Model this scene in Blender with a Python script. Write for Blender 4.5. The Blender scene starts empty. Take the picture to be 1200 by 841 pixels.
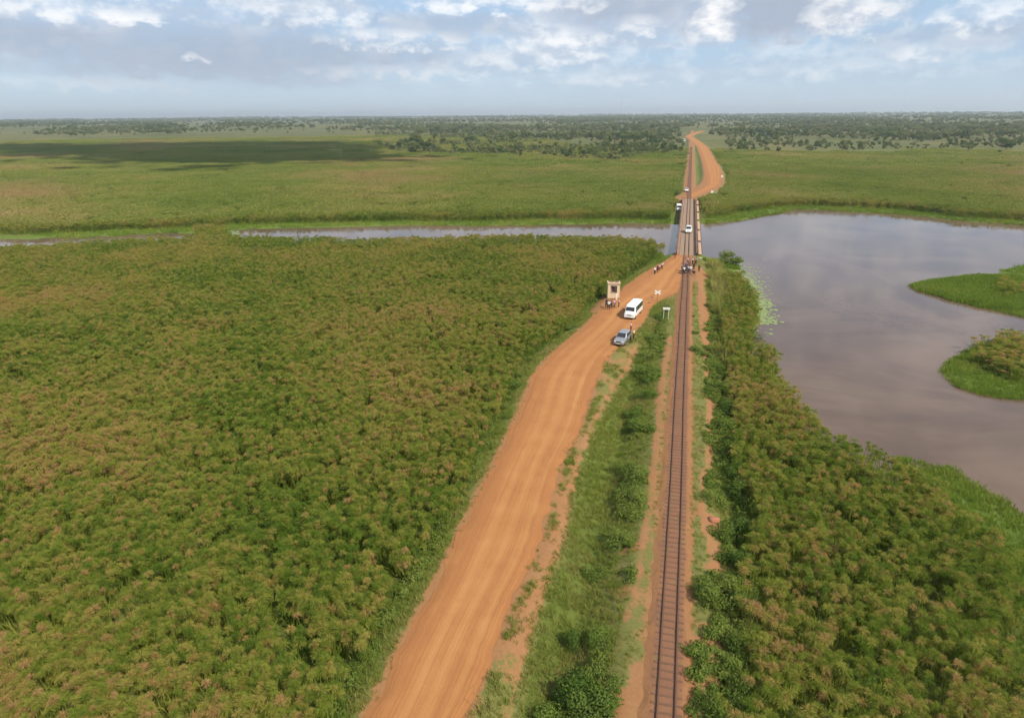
import bpy, bmesh, math, random
import numpy as np
from mathutils import Vector, Matrix, noise as mnoise

rng = np.random.default_rng(7)
random.seed(7)
S = bpy.context.scene
R = math.radians
COL = S.collection

# ------------------------------------------------------------------ camera
IW, IH, FPX = 1200.0, 841.0, 763.0
YAW, PITCH, ROLL = R(14.72), R(20.57), R(0.43)
CAM = np.array([-1.38, 0.0, 33.8])
_f = np.array([-math.sin(YAW) * math.cos(PITCH), math.cos(YAW) * math.cos(PITCH), -math.sin(PITCH)])
_r = np.array([math.cos(YAW), math.sin(YAW), 0.0])
_u = np.cross(_r, _f)
_r = _r * math.cos(ROLL) - _u * math.sin(ROLL)
_u = np.cross(_r, _f)
cd = bpy.data.cameras.new('camera')
cam = bpy.data.objects.new('camera', cd)
COL.objects.link(cam)
cam.matrix_world = Matrix(((_r[0], _u[0], -_f[0], CAM[0]), (_r[1], _u[1], -_f[1], CAM[1]),
                           (_r[2], _u[2], -_f[2], CAM[2]), (0, 0, 0, 1)))
cd.sensor_width = 36.0
cd.lens = FPX / IW * 36.0
cd.clip_start = 0.5
cd.clip_end = 60000
S.camera = cam

# ------------------------------------------------------------------ sun, sky, exposure
SUN_EL, SUN_HEAD = R(46), R(121)          # heading clockwise from +Y: behind the camera, to the right
SDIR = Vector((math.sin(SUN_HEAD) * math.cos(SUN_EL), math.cos(SUN_HEAD) * math.cos(SUN_EL), math.sin(SUN_EL)))
sl = bpy.data.lights.new('sun', 'SUN')
sl.energy = 4.7
sl.angle = R(0.53)
sl.color = (1.0, 0.92, 0.78)
so = bpy.data.objects.new('sun', sl)
COL.objects.link(so)
so.rotation_euler = SDIR.to_track_quat('Z', 'Y').to_euler()
S.view_settings.view_transform = 'Standard'
S.view_settings.look = 'None'
S.view_settings.exposure = 0.25
S.view_settings.gamma = 1.0
S.view_settings.use_curve_mapping = False
cy = S.cycles
cy.use_denoising = True
cy.max_bounces = 5
cy.diffuse_bounces = 2
cy.glossy_bounces = 2
cy.transmission_bounces = 3
cy.transparent_max_bounces = 6
cy.volume_bounces = 0
cy.sample_clamp_indirect = 4.0
cy.use_adaptive_sampling = True
cy.adaptive_threshold = 0.05
cy.light_sampling_threshold = 0.03


class NT:
    """small helper around a node tree"""
    def __init__(self, tree):
        self.t = tree
        self.n = tree.nodes
        self.l = tree.links

    def new(self, typ, ins=None, **props):
        nd = self.n.new(typ)
        for k, v in props.items():
            setattr(nd, k, v)
        for k, v in (ins or {}).items():
            self.put(nd.inputs[k], v)
        return nd

    def put(self, sock, v):
        if isinstance(v, bpy.types.NodeSocket):
            self.l.new(v, sock)
        elif isinstance(v, bpy.types.Node):
            self.l.new(v.outputs[0], sock)
        else:
            if hasattr(sock.default_value, '__len__') and not hasattr(v, '__len__'):
                v = (v,) * len(sock.default_value)
            if hasattr(sock.default_value, '__len__') and len(sock.default_value) == 4 and len(v) == 3:
                v = (*v, 1.0)
            sock.default_value = v

    def math(self, op, a, b=0.0, c=0.0, clamp=False):
        nd = self.n.new('ShaderNodeMath')
        nd.operation = op
        nd.use_clamp = clamp
        for i, v in enumerate((a, b, c)):
            self.put(nd.inputs[i], v)
        return nd.outputs[0]

    def vmath(self, op, a, b=(0, 0, 0)):
        nd = self.n.new('ShaderNodeVectorMath')
        nd.operation = op
        self.put(nd.inputs[0], a)
        self.put(nd.inputs[1], b)
        return nd

    def mix(self, fac, a, b, blend='MIX'):
        nd = self.n.new('ShaderNodeMix')
        nd.data_type = 'RGBA'
        nd.blend_type = blend
        self.put(nd.inputs[0], fac)
        self.put(nd.inputs[6], a)
        self.put(nd.inputs[7], b)
        return nd.outputs[2]

    def noise(self, vec, scale, detail=4.0, rough=0.55, dist=0.0, dim='3D'):
        nd = self.n.new('ShaderNodeTexNoise')
        nd.noise_dimensions = dim
        if vec is not None:
            self.l.new(vec, nd.inputs['Vector'])
        nd.inputs['Scale'].default_value = scale
        nd.inputs['Detail'].default_value = detail
        nd.inputs['Roughness'].default_value = rough
        nd.inputs['Distortion'].default_value = dist
        return nd.outputs[0]

    def ramp(self, fac, stops, interp='LINEAR'):
        nd = self.n.new('ShaderNodeValToRGB')
        cr = nd.color_ramp
        cr.interpolation = interp
        while len(cr.elements) < len(stops):
            cr.elements.new(0.5)
        for e, (p, c) in zip(cr.elements, stops):
            e.position = p
            if not hasattr(c, '__len__'):
                c = (c, c, c)
            e.color = (*c[:3], 1.0)
        self.put(nd.inputs[0], fac)
        return nd.outputs[0]

    def sstep(self, x, lo, hi):
        nd = self.n.new('ShaderNodeMapRange')
        nd.interpolation_type = 'SMOOTHSTEP'
        self.put(nd.inputs['Value'], x)
        self.put(nd.inputs['From Min'], lo)
        self.put(nd.inputs['From Max'], hi)
        return nd.outputs[0]


def pix_dir(px, py):
    d = _f * FPX + _r * (px - IW / 2) - _u * (py - IH / 2)
    return d / np.linalg.norm(d)


def G(px, py, z=0.0):
    """the point of the level z that the photograph shows at this pixel"""
    d = pix_dir(px, py)
    t = (z - CAM[2]) / d[2]
    p = CAM + d * t
    return Vector((p[0], p[1], z))


def build_sky():
    w = bpy.data.worlds.new('World')
    S.world = w
    w.use_nodes = True
    T = NT(w.node_tree)
    T.n.clear()
    sky = T.new('ShaderNodeTexSky', sky_type='NISHITA')
    sky.sun_disc = False
    sky.sun_elevation = SUN_EL
    sky.sun_rotation = SUN_HEAD
    sky.altitude = 1050
    sky.air_density = 1.0
    sky.dust_density = 1.6
    sky.ozone_density = 1.2
    tc = T.new('ShaderNodeTexCoord').outputs['Generated']
    sep = T.new('ShaderNodeSeparateXYZ', {0: tc})
    X, Y, Z = sep.outputs
    K = 10.0      # cloud values are given for background strength 0.1
    inv = T.math('DIVIDE', 1.0, T.math('ADD', T.math('MAXIMUM', Z, 0.0), 0.055))
    plane = T.new('ShaderNodeCombineXYZ', {0: T.math('MULTIPLY', X, inv), 1: T.math('MULTIPLY', Y, inv), 2: 0.0}).outputs[0]
    az = T.math('MULTIPLY', T.math('ARCTAN2', X, Y), 57.2958)
    el = T.math('MULTIPLY', T.math('ARCSINE', Z), 57.2958)
    ae = T.new('ShaderNodeCombineXYZ', {0: az, 1: T.math('MULTIPLY', el, 1.8), 2: 0.0}).outputs[0]
    fine = T.noise(ae, 0.55, 4.0, 0.58, 0.0, '2D')
    n1 = T.noise(plane, 0.45, 4.0, 0.6, 0.0, '2D')
    n3 = T.noise(ae, 0.22, 3.0, 0.6, 0.0, '2D')
    aew = T.new('ShaderNodeCombineXYZ', {0: T.math('MULTIPLY_ADD', n3, 3.0, T.math('SUBTRACT', az, 1.5)), 1: T.math('MULTIPLY_ADD', fine, 1.6, T.math('SUBTRACT', el, 0.8)), 2: 0.0}).outputs[0]
    base = T.mix(0.65, sky.outputs[0], (0.40 * K, 0.555 * K, 0.76 * K))
    fade = T.sstep(el, 0.3, 6.0)
    # broken layer over the whole sky, with thin bright parts
    c = T.mix(T.math('MULTIPLY', T.sstep(n1, 0.36, 0.60), T.math('MULTIPLY_ADD', fade, 0.72, 0.14)), base, (0.44 * K, 0.52 * K, 0.64 * K))
    thin = T.math('MULTIPLY', T.sstep(T.math('ADD', T.math('MULTIPLY', fine, 0.5), T.math('MULTIPLY', n3, 0.5)), 0.43, 0.64), T.math('MULTIPLY', fade, 0.55))
    c = T.mix(thin, c, (0.80 * K, 0.83 * K, 0.87 * K))
    # heaped clouds of the photograph: (px, py, half width, half height, opacity); grey undersides, then lit tops
    GREY = [(915, 16, 120, 28, 0.95), (740, 8, 110, 22, 0.7), (270, 66, 240, 34, 0.75), (40, 48, 160, 20, 0.65), (520, 30, 110, 14, 0.5), (1130, 40, 120, 14, 0.35)]
    LIT = [(655, 56, 54, 24, 0.75), (838, 20, 22, 32, 1.0), (996, 12, 50, 26, 0.9), (745, 30, 34, 12, 0.7), (455, 45, 80, 11, 0.75), (225, 68, 13, 5, 0.9),
           (1085, 62, 22, 11, 0.6), (855, 70, 16, 7, 0.45), (140, 19, 50, 7, 0.85), (40, 10, 90, 11, 0.7), (370, 16, 70, 12, 0.6), (1165, 16, 50, 13, 0.65), (590, 4, 120, 9, 0.75), (470, 84, 120, 9, 0.45), (110, 98, 150, 8, 0.3), (720, 92, 130, 8, 0.35), (950, 84, 150, 9, 0.3), (560, 72, 60, 10, 0.5)]

    def heap(lst, rough, soft):
        edge = T.math('MULTIPLY_ADD', fine, rough, 1.2 - rough * 0.5)
        acc = 0.0
        for (px, py, hw, hh, op) in lst:
            d = pix_dir(px, py)
            k = 57.2958 / FPX * 0.92
            v = T.vmath('MULTIPLY', T.vmath('SUBTRACT', aew, (math.degrees(math.atan2(d[0], d[1])), math.degrees(math.asin(d[2])), 0)).outputs[0], (1 / (hw * k), 1 / (hh * k), 0)).outputs[0]
            rr = T.vmath('DOT_PRODUCT', v, v).outputs['Value']
            m = T.math('MULTIPLY', T.math('SUBTRACT', edge, rr), soft, clamp=True)
            acc = T.math('MAXIMUM', acc, T.math('MULTIPLY', m, op))
        return acc
    c = T.mix(heap(GREY, 1.4, 1.0), c, (0.365 * K, 0.425 * K, 0.53 * K))
    lit = T.mix(T.sstep(fine, 0.32, 0.62), (0.64 * K, 0.68 * K, 0.75 * K), (0.98 * K, 0.97 * K, 0.96 * K))
    c = T.mix(heap(LIT, 2.1, 0.55), c, lit)
    # milky air just over the horizon
    hz = T.math('SUBTRACT', 1.0, T.sstep(el, -0.5, 4.0))
    c = T.mix(T.math('MULTIPLY', hz, 0.5), c, (0.57 * K, 0.66 * K, 0.73 * K))
    w.cycles.sampling_method = 'MANUAL'
    w.cycles.sample_map_resolution = 512
    bg = T.new('ShaderNodeBackground', {'Color': c, 'Strength': 0.1})
    out = T.new('ShaderNodeOutputWorld')
    T.l.new(bg.outputs[0], out.inputs['Surface'])


build_sky()


# ------------------------------------------------------------------ materials
def mat(name, setup):
    m = bpy.data.materials.new(name)
    m.use_nodes = True
    T = NT(m.node_tree)
    T.n.clear()
    out = T.new('ShaderNodeOutputMaterial')
    sh = setup(T)
    T.l.new(sh if isinstance(sh, bpy.types.NodeSocket) else sh.outputs[0], out.inputs['Surface'])
    return m


def principled(T, color, rough=0.8, metal=0.0, bump=None, spec=0.5, **kw):
    p = T.new('ShaderNodeBsdfPrincipled')
    T.put(p.inputs['Base Color'], color)
    T.put(p.inputs['Roughness'], rough)
    T.put(p.inputs['Metallic'], metal)
    T.put(p.inputs['Specular IOR Level'], spec)
    if bump is not None:
        h, strength, dist = bump
        b = T.new('ShaderNodeBump', {'Height': h, 'Strength': strength, 'Distance': dist})
        T.l.new(b.outputs[0], p.inputs['Normal'])
    return p


def plain(name, color, rough=0.7, metal=0.0, var=0.25, scale=6.0, spec=0.4):
    """a paint-like surface with slight uneven wear"""
    def s(T):
        co = T.new('ShaderNodeTexCoord').outputs['Object']
        n = T.noise(co, scale, 4.0, 0.6)
        dark = tuple(c * (1 - var) for c in color)
        return principled(T, T.mix(n, dark, color), rough, metal, spec=spec)
    return mat(name, s)


def wpos(T):
    return T.new('ShaderNodeNewGeometry').outputs['Position']


def leafy(name, stops, tint_scale=0.05, random_amt=0.35, transl=0.35, attr=None, patch=None, tint_amt=0.72):
    """foliage: colour runs over `stops` by place, by plant and by the plant's own 'tint'"""
    def s(T):
        oi = T.new('ShaderNodeObjectInfo')
        loc = oi.outputs['Location']
        n = T.noise(loc, tint_scale, 4.0, 0.6)
        n2 = T.noise(loc, tint_scale * 6.0, 2.0, 0.5)
        f = T.math('ADD', T.math('MULTIPLY', T.math('SUBTRACT', n, 0.5), 1.9), 0.52)
        f = T.math('ADD', f, T.math('MULTIPLY', T.math('SUBTRACT', n2, 0.5), 0.5))
        f = T.math('ADD', f, T.math('MULTIPLY', T.math('SUBTRACT', oi.outputs['Random'], 0.5), random_amt))
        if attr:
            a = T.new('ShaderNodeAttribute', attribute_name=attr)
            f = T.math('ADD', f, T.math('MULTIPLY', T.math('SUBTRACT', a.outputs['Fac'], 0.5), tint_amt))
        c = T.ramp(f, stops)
        if patch:
            c = T.mix(T.sstep(T.noise(loc, patch[0], 3.0, 0.55), patch[1], patch[2]), c, patch[3])
        d = T.new('ShaderNodeBsdfDiffuse', {'Color': c})
        t = T.new('ShaderNodeBsdfTranslucent', {'Color': T.mix(0.35, c, (0.26, 0.28, 0.04), 'MIX')})
        return T.new('ShaderNodeMixShader', {0: transl, 1: d.outputs[0], 2: t.outputs[0]})
    return mat(name, s)


M = {}
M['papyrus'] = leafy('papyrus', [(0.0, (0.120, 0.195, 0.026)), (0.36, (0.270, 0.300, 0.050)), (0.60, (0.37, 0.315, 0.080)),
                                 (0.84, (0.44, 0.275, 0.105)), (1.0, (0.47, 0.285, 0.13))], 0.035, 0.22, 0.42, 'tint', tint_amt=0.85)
M['far_papyrus'] = leafy('far_papyrus', [(0.0, (0.14, 0.205, 0.038)), (0.45, (0.230, 0.285, 0.055)), (0.8, (0.36, 0.32, 0.095)),
                                         (1.0, (0.48, 0.34, 0.17))], 0.009, 0.12, 0.42, 'tint', (0.007, .52, .70, (0.42, 0.30, 0.13)), 0.4)
M['stem'] = plain('stem', (0.07, 0.11, 0.025), 0.7)
M['grass'] = leafy('grass', [(0.0, (0.14, 0.21, 0.032)), (0.45, (0.25, 0.295, 0.058)), (0.75, (0.32, 0.30, 0.09)), (1.0, (0.42, 0.33, 0.15))], 0.12, 0.35, 0.4)
M['water_grass'] = leafy('water_grass', [(0.0, (0.11, 0.19, 0.022)), (0.6, (0.18, 0.26, 0.036)), (1.0, (0.28, 0.29, 0.06))], 0.06, 0.3, 0.35)
M['reed'] = leafy('reed', [(0.0, (0.17, 0.22, 0.035)), (0.5, (0.32, 0.32, 0.08)), (1.0, (0.46, 0.38, 0.15))], 0.1, 0.5, 0.35)
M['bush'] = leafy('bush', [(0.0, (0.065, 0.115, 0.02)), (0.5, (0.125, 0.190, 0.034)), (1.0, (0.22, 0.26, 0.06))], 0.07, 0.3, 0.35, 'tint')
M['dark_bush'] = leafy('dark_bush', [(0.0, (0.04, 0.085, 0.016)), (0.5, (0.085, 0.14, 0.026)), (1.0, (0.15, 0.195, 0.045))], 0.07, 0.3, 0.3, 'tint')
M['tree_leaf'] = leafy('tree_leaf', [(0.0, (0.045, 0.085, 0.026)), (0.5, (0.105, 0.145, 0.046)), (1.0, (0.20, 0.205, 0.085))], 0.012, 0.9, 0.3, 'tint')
M['bark'] = plain('bark', (0.16, 0.12, 0.085), 0.9)


def s_ground(T):
    P = wpos(T)
    at = T.new('ShaderNodeVertexColor', layer_name='zones')
    sp = T.new('ShaderNodeSeparateColor', {0: at.outputs[0]})
    dirt, lush, dry = sp.outputs
    nb = T.noise(P, 0.55, 5.0, 0.65)
    nf = T.noise(P, 3.5, 4.0, 0.65)
    nl = T.noise(P, 0.012, 5.0, 0.6)
    nxl = T.noise(P, 0.0035, 4.0, 0.55)
    marsh = T.ramp(T.math('ADD', T.math('MULTIPLY', nl, 0.65), T.math('MULTIPLY', nb, 0.35)),
                   [(0.3, (0.07, 0.12, 0.018)), (0.5, (0.13, 0.15, 0.03)), (0.62, (0.20, 0.165, 0.05)), (0.75, (0.27, 0.18, 0.08))])
    marsh = T.mix(T.math('MULTIPLY', nf, 0.5), marsh, (0.04, 0.06, 0.012))
    lushc = T.mix(T.math('MULTIPLY_ADD', nf, .5, T.math('MULTIPLY', nb, .5)), (0.06, 0.105, 0.016), (0.15, 0.19, 0.034))
    sav = T.ramp(T.math('ADD', T.math('MULTIPLY', nl, 0.6), T.math('MULTIPLY', nxl, 0.4)),
                 [(0.36, (0.065, 0.085, 0.022)), (0.48, (0.10, 0.108, 0.032)), (0.60, (0.155, 0.135, 0.048)), (0.72, (0.25, 0.165, 0.085))])
    soil = T.mix(nf, (0.21, 0.098, 0.043), (0.335, 0.170, 0.075))
    soil = T.mix(T.math('MULTIPLY', T.sstep(nb, 0.45, 0.7), 0.5), soil, (0.29, 0.17, 0.082))
    grassy = T.mix(T.math('MULTIPLY_ADD', T.noise(P, 12.0, 3.0, 0.6), 0.6, T.math('MULTIPLY', nf, 0.4)), (0.05, 0.075, 0.015), (0.24, 0.21, 0.07))
    c = T.mix(dry, marsh, sav)
    c = T.mix(lush, c, lushc)
    dm = T.sstep(T.math('ADD', dirt, T.math('MULTIPLY', T.math('SUBTRACT', T.math('ADD', T.math('MULTIPLY', nb, 0.6), T.math('MULTIPLY', nf, 0.4)), 0.5), 1.5)), 0.36, 0.60)
    edge = T.sstep(dirt, 0.05, 0.28)
    c = T.mix(edge, c, grassy)
    c = T.mix(dm, c, soil)
    return principled(T, c, 0.95, bump=(nf, 0.5, 0.06), spec=0.15)


M['ground'] = mat('ground', s_ground)


def s_road(T):
    P = wpos(T)
    uv = T.new('ShaderNodeUVMap', uv_map='along')
    s = T.new('ShaderNodeSeparateXYZ', {0: uv.outputs[0]})
    u, v = s.outputs[0], s.outputs[1]
    wv = T.math('MULTIPLY', T.math('SUBTRACT', T.noise(T.new('ShaderNodeCombineXYZ', {0: 0.0, 1: v, 2: 0.0}).outputs[0], 0.012, 1.0), 0.5), 0.12)
    uu = T.math('ADD', u, wv)
    st = T.new('ShaderNodeCombineXYZ', {0: T.math('MULTIPLY', uu, 9.0), 1: T.math('MULTIPLY', v, 0.045), 2: 0.0}).outputs[0]
    streak = T.noise(st, 1.0, 6.0, 0.6)
    nb = T.noise(P, 0.35, 5.0, 0.6)
    nf = T.noise(P, 5.0, 4.0, 0.7)
    tracks = 0.0
    for cen, wd in ((0.36, 0.09), (0.58, 0.10), (0.8, 0.06)):
        q = T.math('DIVIDE', T.math('SUBTRACT', uu, cen), wd)
        g = T.math('EXPONENT', T.math('MULTIPLY', T.math('MULTIPLY', q, q), -1.0))
        tracks = T.math('ADD', tracks, g)
    f = T.math('ADD', T.math('MULTIPLY', tracks, 0.40), T.math('MULTIPLY', T.math('SUBTRACT', streak, 0.5), 0.9))
    f = T.math('ADD', f, T.math('MULTIPLY', T.math('SUBTRACT', nb, 0.5), 0.8))
    c = T.ramp(f, [(0.0, (0.32, 0.138, 0.051)), (0.3, (0.37, 0.170, 0.062)), (0.65, (0.415, 0.206, 0.078)), (1.0, (0.455, 0.246, 0.102))])
    c = T.mix(T.math('MULTIPLY', T.sstep(nf, 0.55, 0.75), 0.35), c, (0.36, 0.16, 0.07))
    grit = T.noise(P, 22.0, 3.0, 0.7)
    c = T.mix(T.math('MULTIPLY', T.sstep(grit, 0.56, 0.72), 0.3), c, (0.24, 0.10, 0.045))
    c = T.mix(T.math('MULTIPLY', T.sstep(T.noise(P, 0.8, 6.0, 0.7), 0.56, 0.74), 0.5), c, (0.30, 0.125, 0.05))
    rut = T.noise(T.new('ShaderNodeCombineXYZ', {0: T.math('MULTIPLY', uu, 26.0), 1: T.math('MULTIPLY', v, 0.03), 2: 0.0}).outputs[0], 1.0, 4.0, 0.65)
    c = T.mix(T.math('MULTIPLY', T.sstep(rut, 0.52, 0.68), 0.28), c, (0.33, 0.145, 0.058))
    return principled(T, c, 0.95, bump=(T.math('ADD', nf, T.math('MULTIPLY', rut, 2.5)), 0.5, 0.06), spec=0.12)


M['road'] = mat('road', s_road)


def s_ballast(T):
    P = wpos(T)
    nf = T.noise(P, 9.0, 4.0, 0.7)
    nb = T.noise(P, 0.5, 5.0, 0.65)
    vo = T.new('ShaderNodeTexVoronoi', {'Vector': P, 'Scale': 14.0})
    c = T.mix(nf, (0.14, 0.066, 0.040), (0.28, 0.142, 0.085))
    c = T.mix(T.math('MULTIPLY', T.sstep(nb, 0.35, 0.75), 0.6), c, (0.26, 0.130, 0.068))
    c = T.mix(T.math('MULTIPLY', T.sstep(T.noise(P, 0.9, 5.0, 0.7), 0.56, 0.7), 0.7), c, (0.17, 0.165, 0.05))
    ax = T.math('ABSOLUTE', T.new('ShaderNodeSeparateXYZ', {0: P}).outputs[0])
    side = T.sstep(T.math('ADD', ax, T.math('MULTIPLY', T.math('SUBTRACT', nb, 0.5), 1.2)), 0.75, 1.25)
    c = T.mix(side, c, T.mix(T.noise(P, 3.5, 4.0, 0.65), (0.21, 0.098, 0.043), (0.335, 0.170, 0.075)))
    return principled(T, c, 0.95, bump=(vo.outputs[0], 0.7, 0.05), spec=0.15)


M['ballast'] = mat('ballast', s_ballast)


def s_water(T):
    P = wpos(T)
    n = T.noise(P, 0.9, 3.0, 0.55)
    n2 = T.sstep(T.noise(P, 0.03, 5.0, 0.6, 1.2), .32, .68)
    c = T.mix(n2, (0.100, 0.064, 0.043), (0.160, 0.106, 0.072))
    p = principled(T, c, T.mix(T.sstep(T.noise(P, 0.02, 4.0, 0.6), .42, .62), 0.015, 0.12), bump=(n, 0.05, 0.25), spec=0.38)
    p.inputs['IOR'].default_value = 1.33
    return p


M['water'] = mat('water', s_water)
M['rust_rail'] = plain('rust_rail', (0.165, 0.080, 0.046), 0.65, 0.0, 0.5, 20.0)
M['sleeper'] = plain('sleeper', (0.185, 0.095, 0.055), 0.85, 0.0, 0.5, 8.0)
M['girder'] = plain('girder', (0.24, 0.11, 0.075), 0.75, 0.2, 0.5, 1.2)
M['deck'] = plain('deck', (0.37, 0.25, 0.17), 0.9, 0.0, 0.45, 2.0)
M['walk'] = plain('walk', (0.58, 0.38, 0.23), 0.85, 0.0, 0.4, 1.4)
M['concrete'] = plain('concrete', (0.42, 0.37, 0.30), 0.9, 0.0, 0.35, 1.5)
M['white'] = plain('white', (0.78, 0.77, 0.74), 0.35, 0.0, 0.14, 3.0, 0.5)
M['silver'] = plain('silver', (0.30, 0.31, 0.335), 0.35, 0.3, 0.1, 3.0, 0.5)
M['glass'] = plain('glass', (0.025, 0.03, 0.035), 0.08, 0.0, 0.2, 2.0, 0.6)
M['tyre'] = plain('tyre', (0.02, 0.02, 0.02), 0.85)
M['rim'] = plain('rim', (0.4, 0.4, 0.4), 0.4, 0.6)
M['lamp'] = plain('lamp', (0.75, 0.75, 0.72), 0.15)
M['red_lamp'] = plain('red_lamp', (0.4, 0.02, 0.015), 0.3)
M['black'] = plain('black', (0.022, 0.022, 0.024), 0.55)
M['plate'] = plain('plate', (0.75, 0.70, 0.35), 0.5)
M['hut_wall'] = plain('hut_wall', (0.74, 0.56, 0.37), 0.9, 0.0, 0.28, 1.6)
M['hut_roof'] = plain('hut_roof', (0.46, 0.32, 0.22), 0.85, 0.0, 0.6, 2.2)
M['inner_plaster'] = plain('inner_plaster', (0.42, 0.27, 0.21), 0.9, 0.0, 0.4, 2.0)
M['dark_room'] = plain('dark_room', (0.05, 0.035, 0.03), 0.9)
M['stone'] = plain('stone', (0.34, 0.16, 0.09), 0.95, 0.0, 0.4, 3.0)
M['paint'] = plain('paint', (0.80, 0.77, 0.70), 0.6, 0.0, 0.15, 3.0)
M['red_paint'] = plain('red_paint', (0.32, 0.05, 0.045), 0.6)
M['pale_blue'] = plain('pale_blue', (0.50, 0.62, 0.62), 0.5)
M['skin'] = plain('skin', (0.075, 0.042, 0.028), 0.6)
M['hair'] = plain('hair', (0.012, 0.010, 0.010), 0.8)
for nm, cc in (('sh_white', (0.78, 0.76, 0.76)), ('sh_pink', (0.70, 0.40, 0.42)), ('sh_maroon', (0.22, 0.04, 0.06)), ('sh_mauve', (0.38, 0.26, 0.30)),
               ('sh_dark', (0.05, 0.045, 0.06)), ('sh_cream', (0.66, 0.58, 0.36)), ('sh_brown', (0.13, 0.05, 0.03)), ('sh_blue', (0.09, 0.12, 0.25)),
               ('tr_dark', (0.03, 0.028, 0.035)), ('tr_brown', (0.09, 0.055, 0.04)), ('tr_grey', (0.12, 0.12, 0.13))):
    M[nm] = plain(nm, cc, 0.9, 0.0, 0.2, 9.0, 0.1)


def s_cloud(T):
    return T.new('ShaderNodeBsdfDiffuse', {'Color': (0.9, 0.9, 0.9)})


M['cloud'] = mat('cloud', s_cloud)


# ------------------------------------------------------------------ mesh helpers
def tag(o, label=None, cat=None, group=None, kind=None):
    for k, v in (('label', label), ('category', cat), ('group', group), ('kind', kind)):
        if v:
            o[k] = v
    return o


def empty(name, loc=(0, 0, 0), rz=0.0):
    o = bpy.data.objects.new(name, None)
    o.empty_display_size = 0.3
    COL.objects.link(o)
    o.location = loc
    o.rotation_euler = (0, 0, rz)
    return o


def link(name, me, parent=None, m=None, link_col=True):
    o = bpy.data.objects.new(name, me)
    if m is not None:
        me.materials.clear()
        me.materials.append(M[m] if isinstance(m, str) else m)
    if link_col:
        COL.objects.link(o)
    if parent is not None:
        o.parent = parent
    return o


def pydata(name, v, f, smooth=False):
    me = bpy.data.meshes.new(name)
    me.from_pydata([tuple(p) for p in v], [], [tuple(p) for p in f])
    me.update()
    if smooth:
        me.polygons.foreach_set('use_smooth', [True] * len(me.polygons))
    return me


def fast_mesh(name, V, F):
    """numpy verts (n,3) and uniform faces (m,k)"""
    V = np.asarray(V, np.float32)
    F = np.asarray(F, np.int32)
    k = F.shape[1]
    me = bpy.data.meshes.new(name)
    me.vertices.add(len(V))
    me.vertices.foreach_set('co', V.ravel())
    me.loops.add(F.size)
    me.loops.foreach_set('vertex_index', F.ravel())
    me.polygons.add(len(F))
    me.polygons.foreach_set('loop_start', np.arange(0, F.size, k, dtype=np.int32))
    me.polygons.foreach_set('loop_total', np.full(len(F), k, np.int32))
    me.update(calc_edges=True)
    return me


class MB:
    """collects shapes for ONE mesh"""
    def __init__(self):
        self.v, self.f = [], []

    def add(self, v, f):
        b = len(self.v)
        self.v += [tuple(p) for p in v]
        self.f += [tuple(i + b for i in q) for q in f]
        return self

    def box(self, x0, x1, y0, y1, z0, z1):
        v = [(x, y, z) for z in (z0, z1) for y in (y0, y1) for x in (x0, x1)]
        return self.add(v, [(0, 2, 3, 1), (4, 5, 7, 6), (0, 1, 5, 4), (2, 6, 7, 3), (0, 4, 6, 2), (1, 3, 7, 5)])

    def bar(self, a, b, r, r2=None, n=6):
        a, b = Vector(a), Vector(b)
        d = (b - a).normalized()
        up = Vector((0, 0, 1)) if abs(d.z) < 0.95 else Vector((1, 0, 0))
        s = d.cross(up).normalized()
        t = s.cross(d)
        r2 = r if r2 is None else r2
        v = []
        for p, rr in ((a, r), (b, r2)):
            for i in range(n):
                an = 2 * math.pi * i / n
                v.append(p + s * math.cos(an) * rr + t * math.sin(an) * rr)
        f = [(i, (i + 1) % n, n + (i + 1) % n, n + i) for i in range(n)] + [tuple(range(n - 1, -1, -1)), tuple(range(n, 2 * n))]
        return self.add(v, f)

    def disc(self, c, axis, r, w, n=18, r_in=None):
        c, ax = Vector(c), Vector(axis).normalized()
        return self.bar(c - ax * w / 2, c + ax * w / 2, r, r, n)

    def quad(self, a, b, c, d):
        return self.add([a, b, c, d], [(0, 1, 2, 3)])

    def prism(self, poly, x0, x1, inset=0.0):
        """a (y, z) outline extruded along x"""
        n = len(poly)
        v = [(x0, y, z) for y, z in poly] + [(x1, y, z) for y, z in poly]
        f = [(i, (i + 1) % n, n + (i + 1) % n, n + i) for i in range(n)] + [tuple(range(n - 1, -1, -1)), tuple(range(n, 2 * n))]
        return self.add(v, f)

    def build(self, name, m, parent=None, smooth=False, bevel=0.0, seg=2):
        me = pydata(name, self.v, self.f, smooth)
        bm = bmesh.new()
        bm.from_mesh(me)
        bmesh.ops.recalc_face_normals(bm, faces=bm.faces)
        if bevel:
            bmesh.ops.bevel(bm, geom=[e for e in bm.edges if len(e.link_faces) == 2 and e.calc_face_angle(0) > 0.35],
                            offset=bevel, segments=seg, affect='EDGES', profile=0.5)
        bm.to_mesh(me)
        bm.free()
        if smooth:
            me.polygons.foreach_set('use_smooth', [True] * len(me.polygons))
        return link(name, me, parent, m)


def copy_tree(o, parent=None):
    c = o.copy()
    COL.objects.link(c)
    c.parent = parent
    for ch in [x for x in o.children]:
        copy_tree(ch, c)
    return c


# ------------------------------------------------------------------ layout in metres, read off the photograph
def line(pts, z=0.0):
    return [G(x, y, z) for x, y in pts]


def xy(pts):
    return np.array([(p[0], p[1]) for p in pts], float)


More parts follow.
